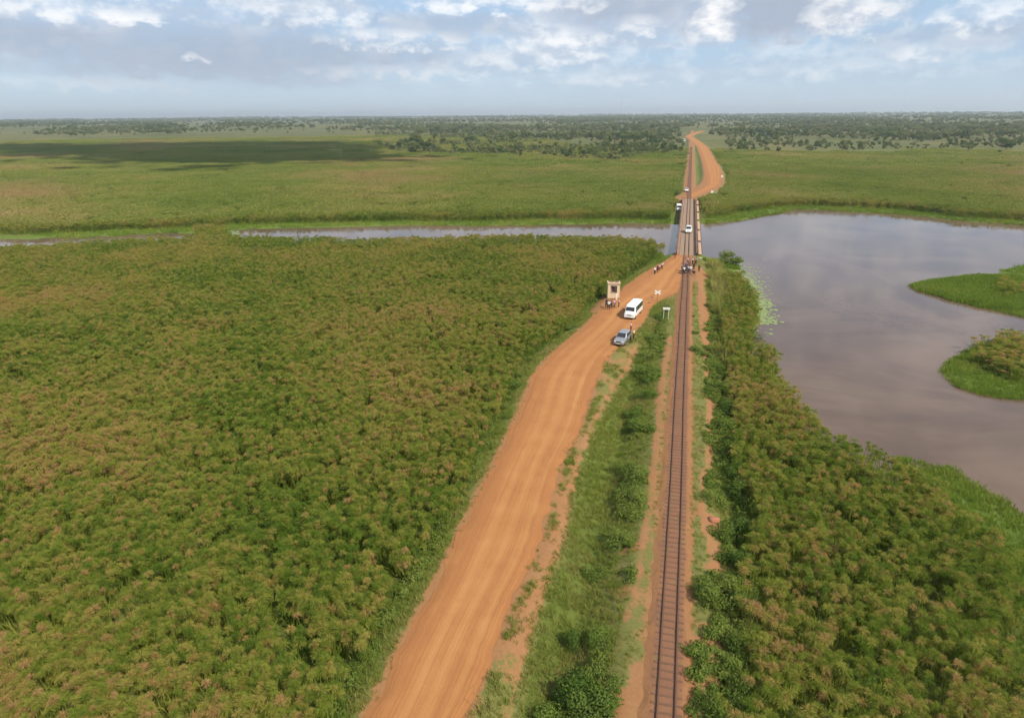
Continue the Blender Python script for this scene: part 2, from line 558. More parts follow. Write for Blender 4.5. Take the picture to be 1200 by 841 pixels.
def seg_dist(P, A, closed=True):
    """distance of points P (n,2) to a polyline A (m,2)"""
    B = np.roll(A, -1, 0) if closed else A[1:]
    A0 = A if closed else A[:-1]
    best = np.full(len(P), 1e18)
    for a, b in zip(A0, B):
        ab = b - a
        L = max(ab @ ab, 1e-9)
        t = np.clip(((P - a) @ ab) / L, 0, 1)
        q = P - a - t[:, None] * ab
        best = np.minimum(best, (q * q).sum(1))
    return np.sqrt(best)


def inside(P, A):
    x, y = P[:, 0], P[:, 1]
    r = np.zeros(len(P), bool)
    for a, b in zip(A, np.roll(A, -1, 0)):
        if a[1] == b[1]:
            continue
        c = (a[1] > y) != (b[1] > y)
        r ^= c & (x < (b[0] - a[0]) * (y - a[1]) / (b[1] - a[1]) + a[0])
    return r


def sdf(P, A):
    """negative inside"""
    d = seg_dist(P, A)
    return np.where(inside(P, A), -d, d)


def vnoise(P, scale, seed=0.0):
    """cheap smooth value noise on (n,2), about -1..1"""
    q = P * scale + seed * 17.31
    i = np.floor(q).astype(np.int64)
    f = q - i
    f = f * f * (3 - 2 * f)

    def h(a, b):
        n = (a * 374761393 + b * 668265263) & 0x7fffffff
        n = ((n ^ (n >> 13)) * 1274126177) & 0x7fffffff
        return ((n ^ (n >> 16)) & 0xffff) / 32767.5 - 1.0
    a, b = i[:, 0], i[:, 1]
    return ((h(a, b) * (1 - f[:, 0]) + h(a + 1, b) * f[:, 0]) * (1 - f[:, 1]) +
            (h(a, b + 1) * (1 - f[:, 0]) + h(a + 1, b + 1) * f[:, 0]) * f[:, 1])


def fbm(P, scale, seed=0.0, n=4):
    r, amp, tot = 0.0, 1.0, 0.0
    for k in range(n):
        r = r + vnoise(P, scale * 2 ** k, seed + k * 3.7) * amp
        tot += amp
        amp *= 0.5
    return r / tot


ZM, ZW = -1.75, -2.0           # marsh soil, water level (rail level is 0)
TOP = 0.9                      # level of the papyrus tops

road_L = [(402, 900), (432, 841), (472, 752), (504, 700), (540, 620), (580, 543), (609, 480), (624, 441), (640, 420), (680, 387), (707, 358), (730, 338), (755, 320), (773, 310), (796, 296)]
road_R = [(512, 900), (545, 841), (588, 724), (624, 656), (636, 620), (656, 546), (682, 498), (698, 443), (709, 420), (728, 402), (752, 380), (763, 357), (779, 349), (800, 341), (812, 296)]
side_R = [(565, 900), (592, 841), (618, 724), (656, 620), (664, 577), (690, 504), (721, 446), (738, 420), (748, 400)]
far_road = [(804, 232), (815, 227), (835, 219), (837, 206), (832, 190), (823, 172), (813, 164), (806, 160), (813, 157), (822, 154)]
roadL, roadR, sideR = xy(line(road_L, -0.15)), xy(line(road_R, -0.15)), xy(line(side_R, -0.3))
farR = xy(line(far_road, -0.3))


def resample(A, n):
    d = np.concatenate([[0], np.cumsum(np.linalg.norm(np.diff(A, axis=0), axis=1))])
    t = np.linspace(0, d[-1], n)
    return np.stack([np.interp(t, d, A[:, 0]), np.interp(t, d, A[:, 1])], 1)


def smooth_line(A, n, it=3):
    A = resample(A, n)
    for _ in range(it):
        A[1:-1] = (A[:-2] + 2 * A[1:-1] + A[2:]) / 4
    return A


roadL_s, roadR_s = smooth_line(roadL, 260, 30), smooth_line(roadR, 260, 30)
road_poly = np.concatenate([resample(roadL_s, 36), resample(roadR_s, 36)[::-1]])
BR0, BR1 = G(806, 299).y, G(808, 233).y         # bridge ends along the track
# water
lake_near = [(826, 298), (842, 291), (862, 300), (872, 318), (884, 342), (893, 360), (880, 380), (880, 396), (902, 402), (914, 420), (922, 444), (948, 478), (978, 506), (1004, 516), (1032, 527), (1066, 542)]
lake_near_w = [(1112, 551), (1150, 574), (1200, 612), (1330, 720), (1700, 900)]
lake_far = [(1900, 300), (1500, 280), (1200, 264), (1120, 259), (1075, 253), (1030, 249), (990, 248), (960, 246), (930, 246), (905, 250), (870, 258), (820, 263), (785, 263)]
riv_far = [(740, 262), (660, 263), (560, 265), (480, 264), (400, 266), (300, 268), (268, 270)]
riv_near = [(268, 276), (300, 277), (380, 279), (430, 280), (500, 279), (600, 276), (700, 277), (750, 278), (768, 284), (788, 292)]
water = xy([G(x, y, TOP - 0.1) for x, y in lake_near] + [G(x, y, ZW) for x, y in lake_near_w] + [G(x, y, ZW) for x, y in lake_far] +
           [G(x, y, ZW) for x, y in riv_far] + [G(x, y, TOP - 0.3) for x, y in riv_near] + [G(798, 299, ZW), G(815, 301, ZW)])
river2 = xy([G(x, y, ZW) for x, y in [(-400, 289), (-100, 285), (0, 281.5), (60, 280), (110, 277.5), (165, 275), (228, 272.5)]] + [G(x, y, TOP - .1) for x, y in [(228, 276.5), (165, 279.5), (110, 282.5), (60, 285.5), (0, 288), (-100, 293), (-400, 300)]])
pen1 = xy([G(x, y, ZW) for x, y in [(1072, 336), (1085, 332), (1110, 328), (1140, 325), (1165, 321), (1170, 316), (1182, 314), (1215, 311), (1400, 300), (1500, 420), (1250, 384), (1200, 371), (1170, 364), (1130, 355), (1095, 345), (1078, 340)]])
pen2 = xy([G(x, y, ZW) for x, y in [(1107, 437), (1112, 429), (1125, 421), (1140, 412), (1160, 403), (1200, 396), (1400, 380), (1500, 560), (1250, 474), (1200, 467), (1170, 465), (1140, 459), (1118, 448)]])
bank = xy([G(x, y, ZM) for x, y in [(1060, 538), (1112, 549), (1150, 572), (1200, 610), (1330, 718), (1400, 900)]] + [G(x, y, TOP + .2) for x, y in [(1300, 860), (1250, 735), (1195, 640), (1150, 600), (1110, 568), (1070, 548)]])


def water_sd(P):
    d = np.minimum(sdf(P, water), sdf(P, river2))
    d = np.maximum(d, -sdf(P, pen1))
    return np.maximum(d, -sdf(P, pen2))


def road_sd(P):
    r = np.full(len(P), 40.0)
    k = (P[:, 0] > -60) & (P[:, 0] < 25) & (P[:, 1] > -40) & (P[:, 1] < 200)
    if k.any():
        r[k] = sdf(P[k], road_poly)
    return r


def bridge_mask(P):
    return (P[:, 1] > BR0 - 1) & (P[:, 1] < BR1 + 1)


def smoothstep(x, a, b):
    t = np.clip((x - a) / (b - a), 0, 1)
    return t * t * (3 - 2 * t)


farR_s = smooth_line(farR, 120, 4)


farR_c = resample(farR_s, 30)


def far_sd(P):
    r = np.full(len(P), 300.0)
    k = (np.abs(P[:, 0]) < 320) & (P[:, 1] > 180)
    if k.any():
        r[k] = seg_dist(P[k], farR_c, False)
    return r


def ground_z(P):
    """terrain level at points (n,2)"""
    n = len(P)
    dist = np.hypot(P[:, 0], P[:, 1])
    near = dist < 1500
    z = np.full(n, ZM)
    Q = P[near]
    wn = fbm(Q, 0.11, 1.0, 3)
    zq = ZM + 0.12 * wn
    ws = water_sd(Q) + 1.0 * wn
    zq = np.where(ws < 1.5, ZM - 1.6 * smoothstep(-ws, -0.6, 2.0), zq)
    ax = np.abs(Q[:, 0])
    on_land = np.where(bridge_mask(Q), 1.0, 0.0)
    # banks of the line: the bed itself, then a slope that falls to the swamp
    rail_h = -0.26 - np.clip((ax - 2.7 - 0.5 * wn) * 0.42, 0, 5)
    ext = np.where(Q[:, 1] < BR0, np.maximum(0, Q[:, 1] - BR0 + 0.5), np.maximum(0, BR1 - 0.5 - Q[:, 1]))
    ext = np.where((Q[:, 1] > BR0 - 0.5) & (Q[:, 1] < BR1 + 0.5), np.minimum(Q[:, 1] - BR0 + 0.5, BR1 + 0.5 - Q[:, 1]), 0)
    rail_h = rail_h - np.clip(ext, 0, 9) * 0.6
    nr = (Q[:, 1] < BR0 + 12) & (Q[:, 1] > -60)
    road_h = np.full(len(Q), -9.0)
    road_h[nr] = -0.24 - np.clip((road_sd(Q[nr]) - 1.0 - 0.4 * wn[nr]) * 0.42, 0, 5)
    fd = far_sd(Q)
    far_h = -0.24 - np.clip((fd - 5.5) * 0.4, 0, 5)
    far_h = np.where(Q[:, 1] > BR1 - 1, far_h, -9)
    # the strip between road and line never sinks to the swamp
    zq = np.maximum.reduce([zq, rail_h, road_h, far_h])
    zq += 0.05 * fbm(Q, 0.6, 5.0, 2) * (zq > ZM + 0.2)
    z[near] = zq
    # beyond the swamp the land rises and rolls a little
    rise = smoothstep(dist, 700, 3500)
    z = z + rise * (6 + 9 * fbm(P, 0.0011, 9.0, 3)) + smoothstep(dist, 3000, 9000) * (5 + 6 * fbm(P, 0.00035, 4.0, 3))
    return z


def axis(fine0, fine1, step, lo, hi, grow=1.07):
    a = list(np.arange(fine0, fine1 + step / 2, step))
    s = step
    while a[-1] < hi:
        s *= grow
        a.append(a[-1] + s)
    s = step
    while a[0] > lo:
        s *= grow
        a.insert(0, a[0] - s)
    return np.array(a)


shoulder = np.concatenate([roadR[:10], sideR[::-1]])
WORN = [([(820, 312), (822, 335), (823, 352), (827, 375), (829, 400)], 1.2, .8), ([(829, 400), (828, 415), (830, 430), (832, 455), (832, 490), (833, 520)], .6, .7),
        ([(833, 520), (826, 560), (822, 600), (836, 640), (842, 665), (846, 690)], .55, .6), ([(834, 735), (838, 770), (846, 800), (850, 841)], .7, .65),
        ([(786, 395), (779, 425), (774, 460), (771, 500), (767, 545), (764, 580), (757, 620), (746, 680), (737, 730)], .5, .62)]


def build_ground():
    gx = axis(-26, 34, 0.5, -22000, 22000, 1.06)
    gy = axis(14, 175, 0.5, -2500, 26000, 1.045)
    XX, YY = np.meshgrid(gx, gy)
    P = np.stack([XX.ravel(), YY.ravel()], 1)
    z = ground_z(P)
    nx, ny = len(gx), len(gy)
    idx = np.arange(nx * ny).reshape(ny, nx)
    F = np.stack([idx[:-1, :-1].ravel(), idx[:-1, 1:].ravel(), idx[1:, 1:].ravel(), idx[1:, :-1].ravel()], 1)
    me = fast_mesh('ground', np.column_stack([P, z]), F)
    # zones: soil laid bare / floating meadow / dry savanna
    dist = np.hypot(P[:, 0], P[:, 1])
    near = dist < 1500
    zone = np.zeros((len(P), 4), np.float32)
    zone[:, 3] = 1
    Q = P[near]
    ax = np.abs(Q[:, 0])
    wn = fbm(Q, 0.09, 2.0, 3)
    dirt = np.maximum(0, 1 - np.clip((ax - 1.5) / 1.9, 0, 1)) * (0.52 + .4 * wn)
    dirt = np.where(Q[:, 1] > BR1, np.maximum(0, 1 - np.clip((ax - 2.2) / 1.6, 0, 1)), dirt)
    nr = (Q[:, 1] < BR0 + 12) & (Q[:, 1] > -60)
    rs = np.full(len(Q), 50.0)
    rs[nr] = road_sd(Q[nr])
    dirt = np.maximum(dirt, 0.95 * (1 - smoothstep(rs, -0.5, 1.6)))
    sd = seg_dist(Q, sideR, False)
    dirt = np.maximum(dirt, (0.66 + .3 * wn) * (1 - smoothstep(sd, 0.2, 1.2)))
    dirt = np.maximum(dirt, (0.54 + .4 * wn) * (1 - smoothstep(sdf(Q, shoulder), -.2, .4)))
    # bare patches beside the line: worn path on the right, spoil at lower left and right
    for (px, py, r, s) in [(836, 607, 0.9, 1), (822, 600, 0.7, .8), (842, 640, 1.1, .75), (838, 665, 1.0, .7), (836, 760, 1.4, .8), (842, 812, 1.1, .85), (846, 780, .9, .8),
                           (712, 828, 1.2, 1), (752, 822, 1.3, .95), (758, 790, 1.0, .85), (732, 690, .9, .6), (738, 640, 1.0, .62), (766, 560, .7, .7), (770, 500, .8, .8), (772, 460, .7, .75), (776, 425, .8, .75), (783, 400, .9, .6),
                           (700, 850, 1.4, .9), (790, 325, 5, 1), (810, 318, 4.5, 1), (716, 352, 4.5, .9), (706, 362, 3.5, .8), (800, 870, 2, .7), (797, 246, 5, .7), (803, 235, 6, 1)]:
        c = G(px, py, -0.3)
        dd = np.hypot(Q[:, 0] - c.x, (Q[:, 1] - c.y) * 0.8)
        dirt = np.maximum(dirt, s * (1 - smoothstep(dd, r * 0.5, r * 1.5)))
    for pts, r, s in WORN:
        dd = seg_dist(Q, xy(line(pts, -.3)), False)
        dirt = np.maximum(dirt, s * (1 - smoothstep(dd + .5 * wn, r * .4, r * 1.4)))
    fd = far_sd(Q)
    dirt = np.where(Q[:, 1] > BR1 - 2, np.maximum(dirt, 1 - smoothstep(fd, 4.0, 7.5)), dirt)
    dirt = np.where((Q[:, 1] > BR0 + 3) & (Q[:, 1] < BR1 - 4), 0, dirt)
    # the grass verge between road and line is partly bare
    verge = (Q[:, 1] < BR0) & (ax < 6) & (rs > 0)
    dirt = np.where(verge, np.maximum(dirt, 0.30 + 0.12 * wn), dirt)
    zone[near, 0] = dirt
    ws = water_sd(Q) + 2.5 * wn
    lush = (1 - smoothstep(ws, 4, 11)) * (Q[:, 1] > 150)
    lush = np.maximum(lush, (1 - smoothstep(sdf(Q, pen1), -1, 1)))
    lush = np.maximum(lush, (1 - smoothstep(sdf(Q, pen2), -1, 1)))
    lush = np.maximum(lush, (1 - smoothstep(sdf(Q, bank), -1, 1)))
    zone[near, 1] = lush
    zone[:, 2] = smoothstep(dist + 160 * fbm(P, 0.004, 6.0, 3) - np.interp(P[:, 0] / np.maximum(P[:, 1], 1), [-.5, -.32, -.15, .1, .3], [560, 480, 60, 0, 0]), 600, 820)
    ca = me.color_attributes.new('zones', 'FLOAT_COLOR', 'POINT')
    ca.data.foreach_set('color', zone.ravel())
    me.polygons.foreach_set('use_smooth', [True] * len(me.polygons))
    o = link('ground', me, None, 'ground')
    tag(o, 'green marsh and savanna ground reaching to the horizon', 'ground', kind='structure')


build_ground()

# water sheet
wm = MB().quad((-700, 60, ZW), (700, 60, ZW), (700, 420, ZW), (-700, 420, ZW)).build('water', 'water')
tag(wm, 'muddy brown lake and river under the bridge', 'water', kind='structure')


def strip(name, L, Rr, m, dz, cols=24, ragged=0.35, label='', length_uv=True):
    n = len(L)
    V, UV = [], []
    d = np.concatenate([[0], np.cumsum(np.linalg.norm(np.diff((L + Rr) / 2, axis=0), axis=1))])
    for i in range(n):
        w = np.linalg.norm(Rr[i] - L[i])
        e0 = fbm(np.array([[d[i], 3.0]]), 0.7, 1.0, 3)[0] * ragged / w
        e1 = fbm(np.array([[d[i], 9.0]]), 0.7, 2.0, 3)[0] * ragged / w
        for j in range(cols + 1):
            t = j / cols
            tt = t - e0 * (1 - t) ** 8 + e1 * t ** 8
            p = L[i] * (1 - tt) + Rr[i] * tt
            V.append((p[0], p[1]))
            UV.append((t, d[i]))
    P = np.array(V)
    t = np.array(UV)[:, 0]
    edge = np.minimum(t, 1 - t)
    z = dz - 0.10 * (1 - smoothstep(edge, 0.0, 0.12)) + 0.02 * fbm(P, 0.5, 3.0, 2)
    idx = np.arange(n * (cols + 1)).reshape(n, cols + 1)
    F = np.stack([idx[:-1, :-1].ravel(), idx[:-1, 1:].ravel(), idx[1:, 1:].ravel(), idx[1:, :-1].ravel()], 1)
    me = fast_mesh(name, np.column_stack([P, z]), F)
    uvl = me.uv_layers.new(name='along')
    uva = np.array(UV)[F.ravel()]
    uvl.data.foreach_set('uv', uva.ravel())
    me.polygons.foreach_set('use_smooth', [True] * len(me.polygons))
    o = link(name, me, None, m)
    tag(o, label, 'road', kind='structure')
    return o


strip('dirt_road', roadL_s, roadR_s, 'road', -0.10, 36, 0.6, 'wide orange dirt road leading up to the bridge')
# far road: a ribbon about 9 m wide
tn = np.gradient(farR_s, axis=0)
tn /= np.linalg.norm(tn, axis=1)[:, None]
nrm = np.stack([-tn[:, 1], tn[:, 0]], 1)
wid = np.interp(np.linspace(0, 1, len(farR_s)), [0, .05, .1, .14, .2, .6, 1], [2.4, 3.0, 4.5, 6.0, 5.6, 5.6, 6.0])[:, None]
fz = ground_z(farR_s)
strip('far_dirt_road', farR_s + nrm * wid, farR_s - nrm * wid, 'road', 0.0, 10, 0.8, 'orange dirt road beyond the bridge bending away to the woodland')
fo = bpy.data.objects['far_dirt_road']
co = np.empty(len(fo.data.vertices) * 3, np.float32)
fo.data.vertices.foreach_get('co', co)
co = co.reshape(-1, 3)
co[:, 2] += np.maximum(ground_z(co[:, :2].astype(float)), ZM + 0.5) + 0.10
fo.data.vertices.foreach_set('co', co.ravel())

# ------------------------------------------------------------------ the railway line
Y0, Y1 = 15.0, 760.0


def build_track():
    t = empty('railway_track', (0, Y0, 0))
    tag(t, 'single rusty railway track running straight over the bridge to the horizon', 'railway')

    def wander(y):
        return .03 * math.sin(y / 17.0) + .018 * math.sin(y / 6.3 + 1)

    def rail_mesh(y0, y1):
        prof = [(-0.065, -0.14), (0.065, -0.14), (0.065, -0.125), (0.012, -0.11), (0.012, -0.045), (0.035, -0.035), (0.035, 0.0), (-0.035, 0.0), (-0.035, -0.035), (-0.012, -0.045), (-0.012, -0.11), (-0.065, -0.125)]
        n = len(prof)
        ys = list(np.arange(y0, y1, 2.0)) + [y1]
        v = [(x + wander(y), y, z) for y in ys for x, z in prof]
        f = []
        for k in range(len(ys) - 1):
            for i in range(n):
                j = (i + 1) % n
                f.append((k * n + i, k * n + j, (k + 1) * n + j, (k + 1) * n + i))
        f += [tuple(range(n))[::-1], tuple(range((len(ys) - 1) * n, len(ys) * n))]
        return pydata('rail', v, f)
    me = rail_mesh(0, Y1 - Y0)
    for s in (-1, 1):
        link('rail', me, t, 'rust_rail').location = (s * 0.53, 0, 0.06)
    # steel trough sleepers
    b = MB()
    b.add([(-0.98, -.125, -.1), (0.98, -.125, -.1), (0.98, .125, -.1), (-0.98, .125, -.1), (-0.93, -.075, 0), (0.93, -.075, 0), (0.93, .075, 0), (-0.93, .075, 0)],
          [(0, 1, 5, 4), (1, 2, 6, 5), (2, 3, 7, 6), (3, 0, 4, 7), (4, 5, 6, 7)])
    sme = pydata('sleeper', b.v, b.f)
    sme.materials.append(M['sleeper'])
    y = 0.3
    k = 0
    rest = MB()
    while y < Y1 - Y0:
        jx, jr, jz = random.uniform(-.03, .03), random.uniform(-.02, .02), random.uniform(-.02, .012)
        if not (BR0 - 0.5 < y + Y0 < BR1 + 0.5):
            if k < 240:
                o = link('sleeper', sme, t)
                o.location = (jx + wander(y), y, -0.066 + jz)
                o.rotation_euler = (0, 0, jr)
            else:
                rest.box(-0.95, 0.95, y - .1, y + .1, -0.2, -0.09)
            k += 1
        y += 0.665 + random.uniform(-.03, .03)
    o = rest.build('far_sleepers', 'sleeper', t)
    o['kind'] = 'stuff'


build_track()

# ballast bed
def ballast(y0, y1, name, label):
    ys = np.arange(y0, y1 + 0.3, 0.4)
    prof = np.array([-1.65, -1.3, -1.05, -0.85, -0.6, -0.3, 0.0, 0.3, 0.6, 0.85, 1.05, 1.3, 1.65])
    pz = np.array([-.30, -.22, -.13, -.12, -.115, -.12, -.12, -.12, -.115, -.12, -.13, -.22, -.30])
    V = []
    for y in ys:
        for x, z in zip(prof, pz):
            V.append((x, y, z))
    V = np.array(V)
    nn = fbm(V[:, :2], 1.3, 7.0, 3)
    V[:, 0] += nn * 0.3 * (np.abs(V[:, 0]) > 1.0)
    V[:, 2] += 0.035 * fbm(V[:, :2], 1.2, 8.0, 3) + 0.02
    k = len(prof)
    idx = np.arange(len(V)).reshape(len(ys), k)
    F = np.stack([idx[:-1, :-1].ravel(), idx[:-1, 1:].ravel(), idx[1:, 1:].ravel(), idx[1:, :-1].ravel()], 1)
    o = link(name, fast_mesh(name, V, F), None, 'ballast')
    tag(o, label, 'track bed', kind='structure')


ballast(Y0, BR0 - 0.3, 'ballast_bed', 'reddish brown ballast bed of the railway before the bridge')
ballast(BR1 + 0.3, Y1, 'far_ballast_bed', 'brown ballast bed of the railway beyond the bridge')


# ------------------------------------------------------------------ scattering (only for what nobody could count)
def scatter(name, pts, protos, rz=None, sc=None, tilt=None, label=None, cat=None, pick=None):
    n = len(pts)
    pts = np.asarray(pts, np.float32)
    me = bpy.data.meshes.new(name)
    me.vertices.add(n)
    me.vertices.foreach_set('co', pts.ravel())
    rot = np.zeros((n, 3), np.float32)
    rot[:, 2] = rng.uniform(0, 6.283, n) if rz is None else rz
    if tilt:
        rot[:, :2] = rng.normal(0, tilt, (n, 2))
    scl = np.ones((n, 3), np.float32) if sc is None else np.asarray(sc, np.float32)
    if scl.ndim == 1:
        scl = np.repeat(scl[:, None], 3, 1)
    a = me.attributes.new('rot', 'FLOAT_VECTOR', 'POINT')
    a.data.foreach_set('vector', rot.ravel())
    a = me.attributes.new('scl', 'FLOAT_VECTOR', 'POINT')
    a.data.foreach_set('vector', scl.astype(np.float32).ravel())
    a = me.attributes.new('pick', 'INT', 'POINT')
    a.data.foreach_set('value', (rng.integers(0, len(protos), n) if pick is None else pick).astype(np.int32))
    me.update()
    o = link(name, me)
    g = bpy.data.node_groups.new(name + '_scatter', 'GeometryNodeTree')
    g.interface.new_socket('Geometry', in_out='INPUT', socket_type='NodeSocketGeometry')
    g.interface.new_socket('Geometry', in_out='OUTPUT', socket_type='NodeSocketGeometry')
    T = NT(g)
    gi = T.new('NodeGroupInput')
    go = T.new('NodeGroupOutput')
    jn = T.new('GeometryNodeJoinGeometry')
    for p in reversed(protos):
        oi = T.new('GeometryNodeObjectInfo')
        oi.inputs['Object'].default_value = p
        ti = T.new('GeometryNodeGeometryToInstance')
        T.l.new(oi.outputs['Geometry'], ti.inputs[0])
        T.l.new(ti.outputs[0], jn.inputs[0])
    ip = T.new('GeometryNodeInstanceOnPoints')
    T.l.new(gi.outputs[0], ip.inputs['Points'])
    T.l.new(jn.outputs[0], ip.inputs['Instance'])
    ip.inputs['Pick Instance'].default_value = True
    for nm, dt, sock in (('rot', 'FLOAT_VECTOR', 'Rotation'), ('scl', 'FLOAT_VECTOR', 'Scale'), ('pick', 'INT', 'Instance Index')):
        na = T.new('GeometryNodeInputNamedAttribute', data_type=dt)
        na.inputs['Name'].default_value = nm
        src = [s for s in na.outputs if s.enabled and s.name == 'Attribute'][0]
        T.l.new(src, ip.inputs[sock])
    T.l.new(ip.outputs[0], go.inputs[0])
    md = o.modifiers.new('scatter', 'NODES')
    md.node_group = g
    tag(o, label, cat, kind='stuff')
    return o


def tri_proto(name, V, F, tint, m):
    """prototype kept out of the scene; F are triangles or quads (uniform), tint per face"""
    me = fast_mesh(name, V, F)
    a = me.attributes.new('tint', 'FLOAT', 'FACE')
    a.data.foreach_set('value', np.asarray(tint, np.float32))
    me.materials.append(M[m])
    return bpy.data.objects.new(name, me)


def ribbon(V, F, Tn, pts, w0, w1, side, tint):
    """a thin strip along pts"""
    b = len(V)
    n = len(pts)
    for i, p in enumerate(pts):
        w = w0 + (w1 - w0) * i / (n - 1)
        V.append(p - side * w / 2)
        V.append(p + side * w / 2)
    for i in range(n - 1):
        F.append((b + 2 * i, b + 2 * i + 1, b + 2 * i + 3, b + 2 * i + 2))
        Tn.append(tint)


def papyrus_proto(name, n_stem, rays, spread, rw, m, rad=(0.28, 0.54), hgt=(1.7, 3.0), leaves=5):
    V, F, Tn = [], [], []
    for s in range(n_stem):
        a, r = random.uniform(0, 6.283), spread * math.sqrt(random.random())
        lean = Vector((random.uniform(-.25, .25), random.uniform(-.25, .25), 0))
        base = Vector((r * math.cos(a), r * math.sin(a), 0))
        h = random.uniform(*hgt)
        top = base + lean + Vector((0, 0, h))
        tint = random.random() ** 2.0
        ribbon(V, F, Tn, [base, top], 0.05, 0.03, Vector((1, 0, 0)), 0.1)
        rr = random.uniform(*rad)
        for k in range(rays):
            az = random.uniform(0, 6.283)
            el = math.asin(random.uniform(-0.25, 1.0))
            d = Vector((math.cos(az) * math.cos(el), math.sin(az) * math.cos(el), math.sin(el)))
            L = rr * random.uniform(0.72, 1.0)
            mid = top + d * L * 0.6
            tip = top + d * L + Vector((0, 0, -0.16 * L))
            sd_ = d.cross(Vector((random.uniform(-1, 1), random.uniform(-1, 1), random.uniform(-1, 1)))).normalized()
            ribbon(V, F, Tn, [top + d * L * 0.1, mid, tip], rw * 0.6, rw, sd_, min(1, max(0, tint + random.uniform(-.12, .12))))
    for k in range(leaves):       # undergrowth blades; their duller tint paints in the shade of the gaps
        a, r = random.uniform(0, 6.283), spread * math.sqrt(random.random())
        base = Vector((r * math.cos(a), r * math.sin(a), 0))
        d = Vector((random.uniform(-.6, .6), random.uniform(-.6, .6), random.uniform(1.0, 1.9)))
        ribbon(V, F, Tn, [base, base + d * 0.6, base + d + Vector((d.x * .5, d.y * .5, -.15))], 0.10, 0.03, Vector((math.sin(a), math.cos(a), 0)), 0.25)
    return tri_proto(name, np.array([tuple(p) for p in V]), np.array(F), Tn, m)


def view_filter(P, z=0.0, pad=60):
    """which points (n,2) fall in the wider surroundings of the view"""
    Q = np.column_stack([P, np.full(len(P), z)]) - CAM
    dz = Q @ _f
    x = IW / 2 + FPX * (Q @ _r) / np.maximum(dz, .1)
    y = IH / 2 - FPX * (Q @ _u) / np.maximum(dz, .1)
    return (dz > 1) & (x > -pad) & (x < IW + pad) & (y < IH + pad * 1.6)


def rand_area(x0, x1, y0, y1, dens):
    n = int((x1 - x0) * (y1 - y0) * dens)
    return np.column_stack([rng.uniform(x0, x1, n), rng.uniform(y0, y1, n)])


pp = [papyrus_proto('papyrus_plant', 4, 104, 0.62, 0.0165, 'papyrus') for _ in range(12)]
# where papyrus stands: the swamp either side of the embankment
right_edge = xy(line([(850, 900), (850, 841), (872, 740), (868, 690), (880, 620), (862, 560), (856, 500), (850, 430), (846, 400), (846, 380), (850, 350)], -0.6))
left_edge = xy(line([(372, 900), (398, 841), (440, 752), (478, 690), (516, 620), (560, 540), (592, 470), (620, 420), (664, 384), (698, 350), (722, 333), (752, 312), (775, 295), (785, 290)], -0.6))


def edge_x(E, y):
    o = np.argsort(E[:, 1])
    return np.interp(y, E[o, 1], E[o, 0])


riv_mid = xy([G(x, y, ZW) for x, y in [(-400, 293), (-100, 288), (0, 284), (100, 280), (165, 277.5), (228, 275), (268, 273.5), (400, 273), (600, 270), (785, 277)]])


def near_side(P):
    return P[:, 1] < np.interp(P[:, 0], riv_mid[:, 0], riv_mid[:, 1])


P = rand_area(-190, 120, 12, 195, 1.65)
P = P[view_filter(P, 0.5, 130)]
wsd = water_sd(P) + 0.7 * fbm(P, 0.25, 3.0, 2)
wob = 0.9 * fbm(P, 0.22, 4.0, 3)
left = (P[:, 0] < edge_x(left_edge, P[:, 1]) - 0.2 + wob) & near_side(P)
right = (P[:, 0] > edge_x(right_edge, P[:, 1]) + 0.3 + wob) & (P[:, 1] < 150)
keep = (left | right) & (wsd > 0.4) & (sdf(P, bank) > 0.6) & (sdf(P, pen1) > 0) & (sdf(P, pen2) > 0)
# openings in the stand
gap = fbm(P, 0.33, 11.0, 3)
keep &= (gap > -0.44)
P = P[keep]
hs = 1.0 + 0.16 * fbm(P, 0.18, 12.0, 3) + rng.normal(0, 0.08, len(P))
ws_ = rng.uniform(0.85, 1.2, len(P))
gz = ground_z(P)
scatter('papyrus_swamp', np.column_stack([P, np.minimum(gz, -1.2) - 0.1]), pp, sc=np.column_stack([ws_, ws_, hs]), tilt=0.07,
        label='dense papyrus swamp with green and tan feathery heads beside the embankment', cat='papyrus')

# far swamp: larger patches of simpler heads
def patch_proto(name, size, n, m, h=(1.7, 2.6)):
    V, F, Tn = [], [], []
    for k in range(n):
        x, y = random.uniform(-size, size), random.uniform(-size, size)
        zt = random.uniform(*h)
        tint = random.random()
        for j in range(9):
            az, el = random.uniform(0, 6.283), math.asin(random.uniform(-.2, 1))
            d = Vector((math.cos(az) * math.cos(el), math.sin(az) * math.cos(el), math.sin(el)))
            s_ = d.cross(Vector((random.uniform(-1, 1), random.uniform(-1, 1), random.uniform(-1, 1)))).normalized()
            c = Vector((x, y, zt))
            L = random.uniform(.28, .52)
            ribbon(V, F, Tn, [c, c + d * L], 0.06, 0.15, s_, tint)
        ribbon(V, F, Tn, [Vector((x, y, 0)), Vector((x, y, zt))], 0.3, 0.15, Vector((1, 0, 0)), 0.0)
    return tri_proto(name, np.array([tuple(p) for p in V]), np.array(F), Tn, m)


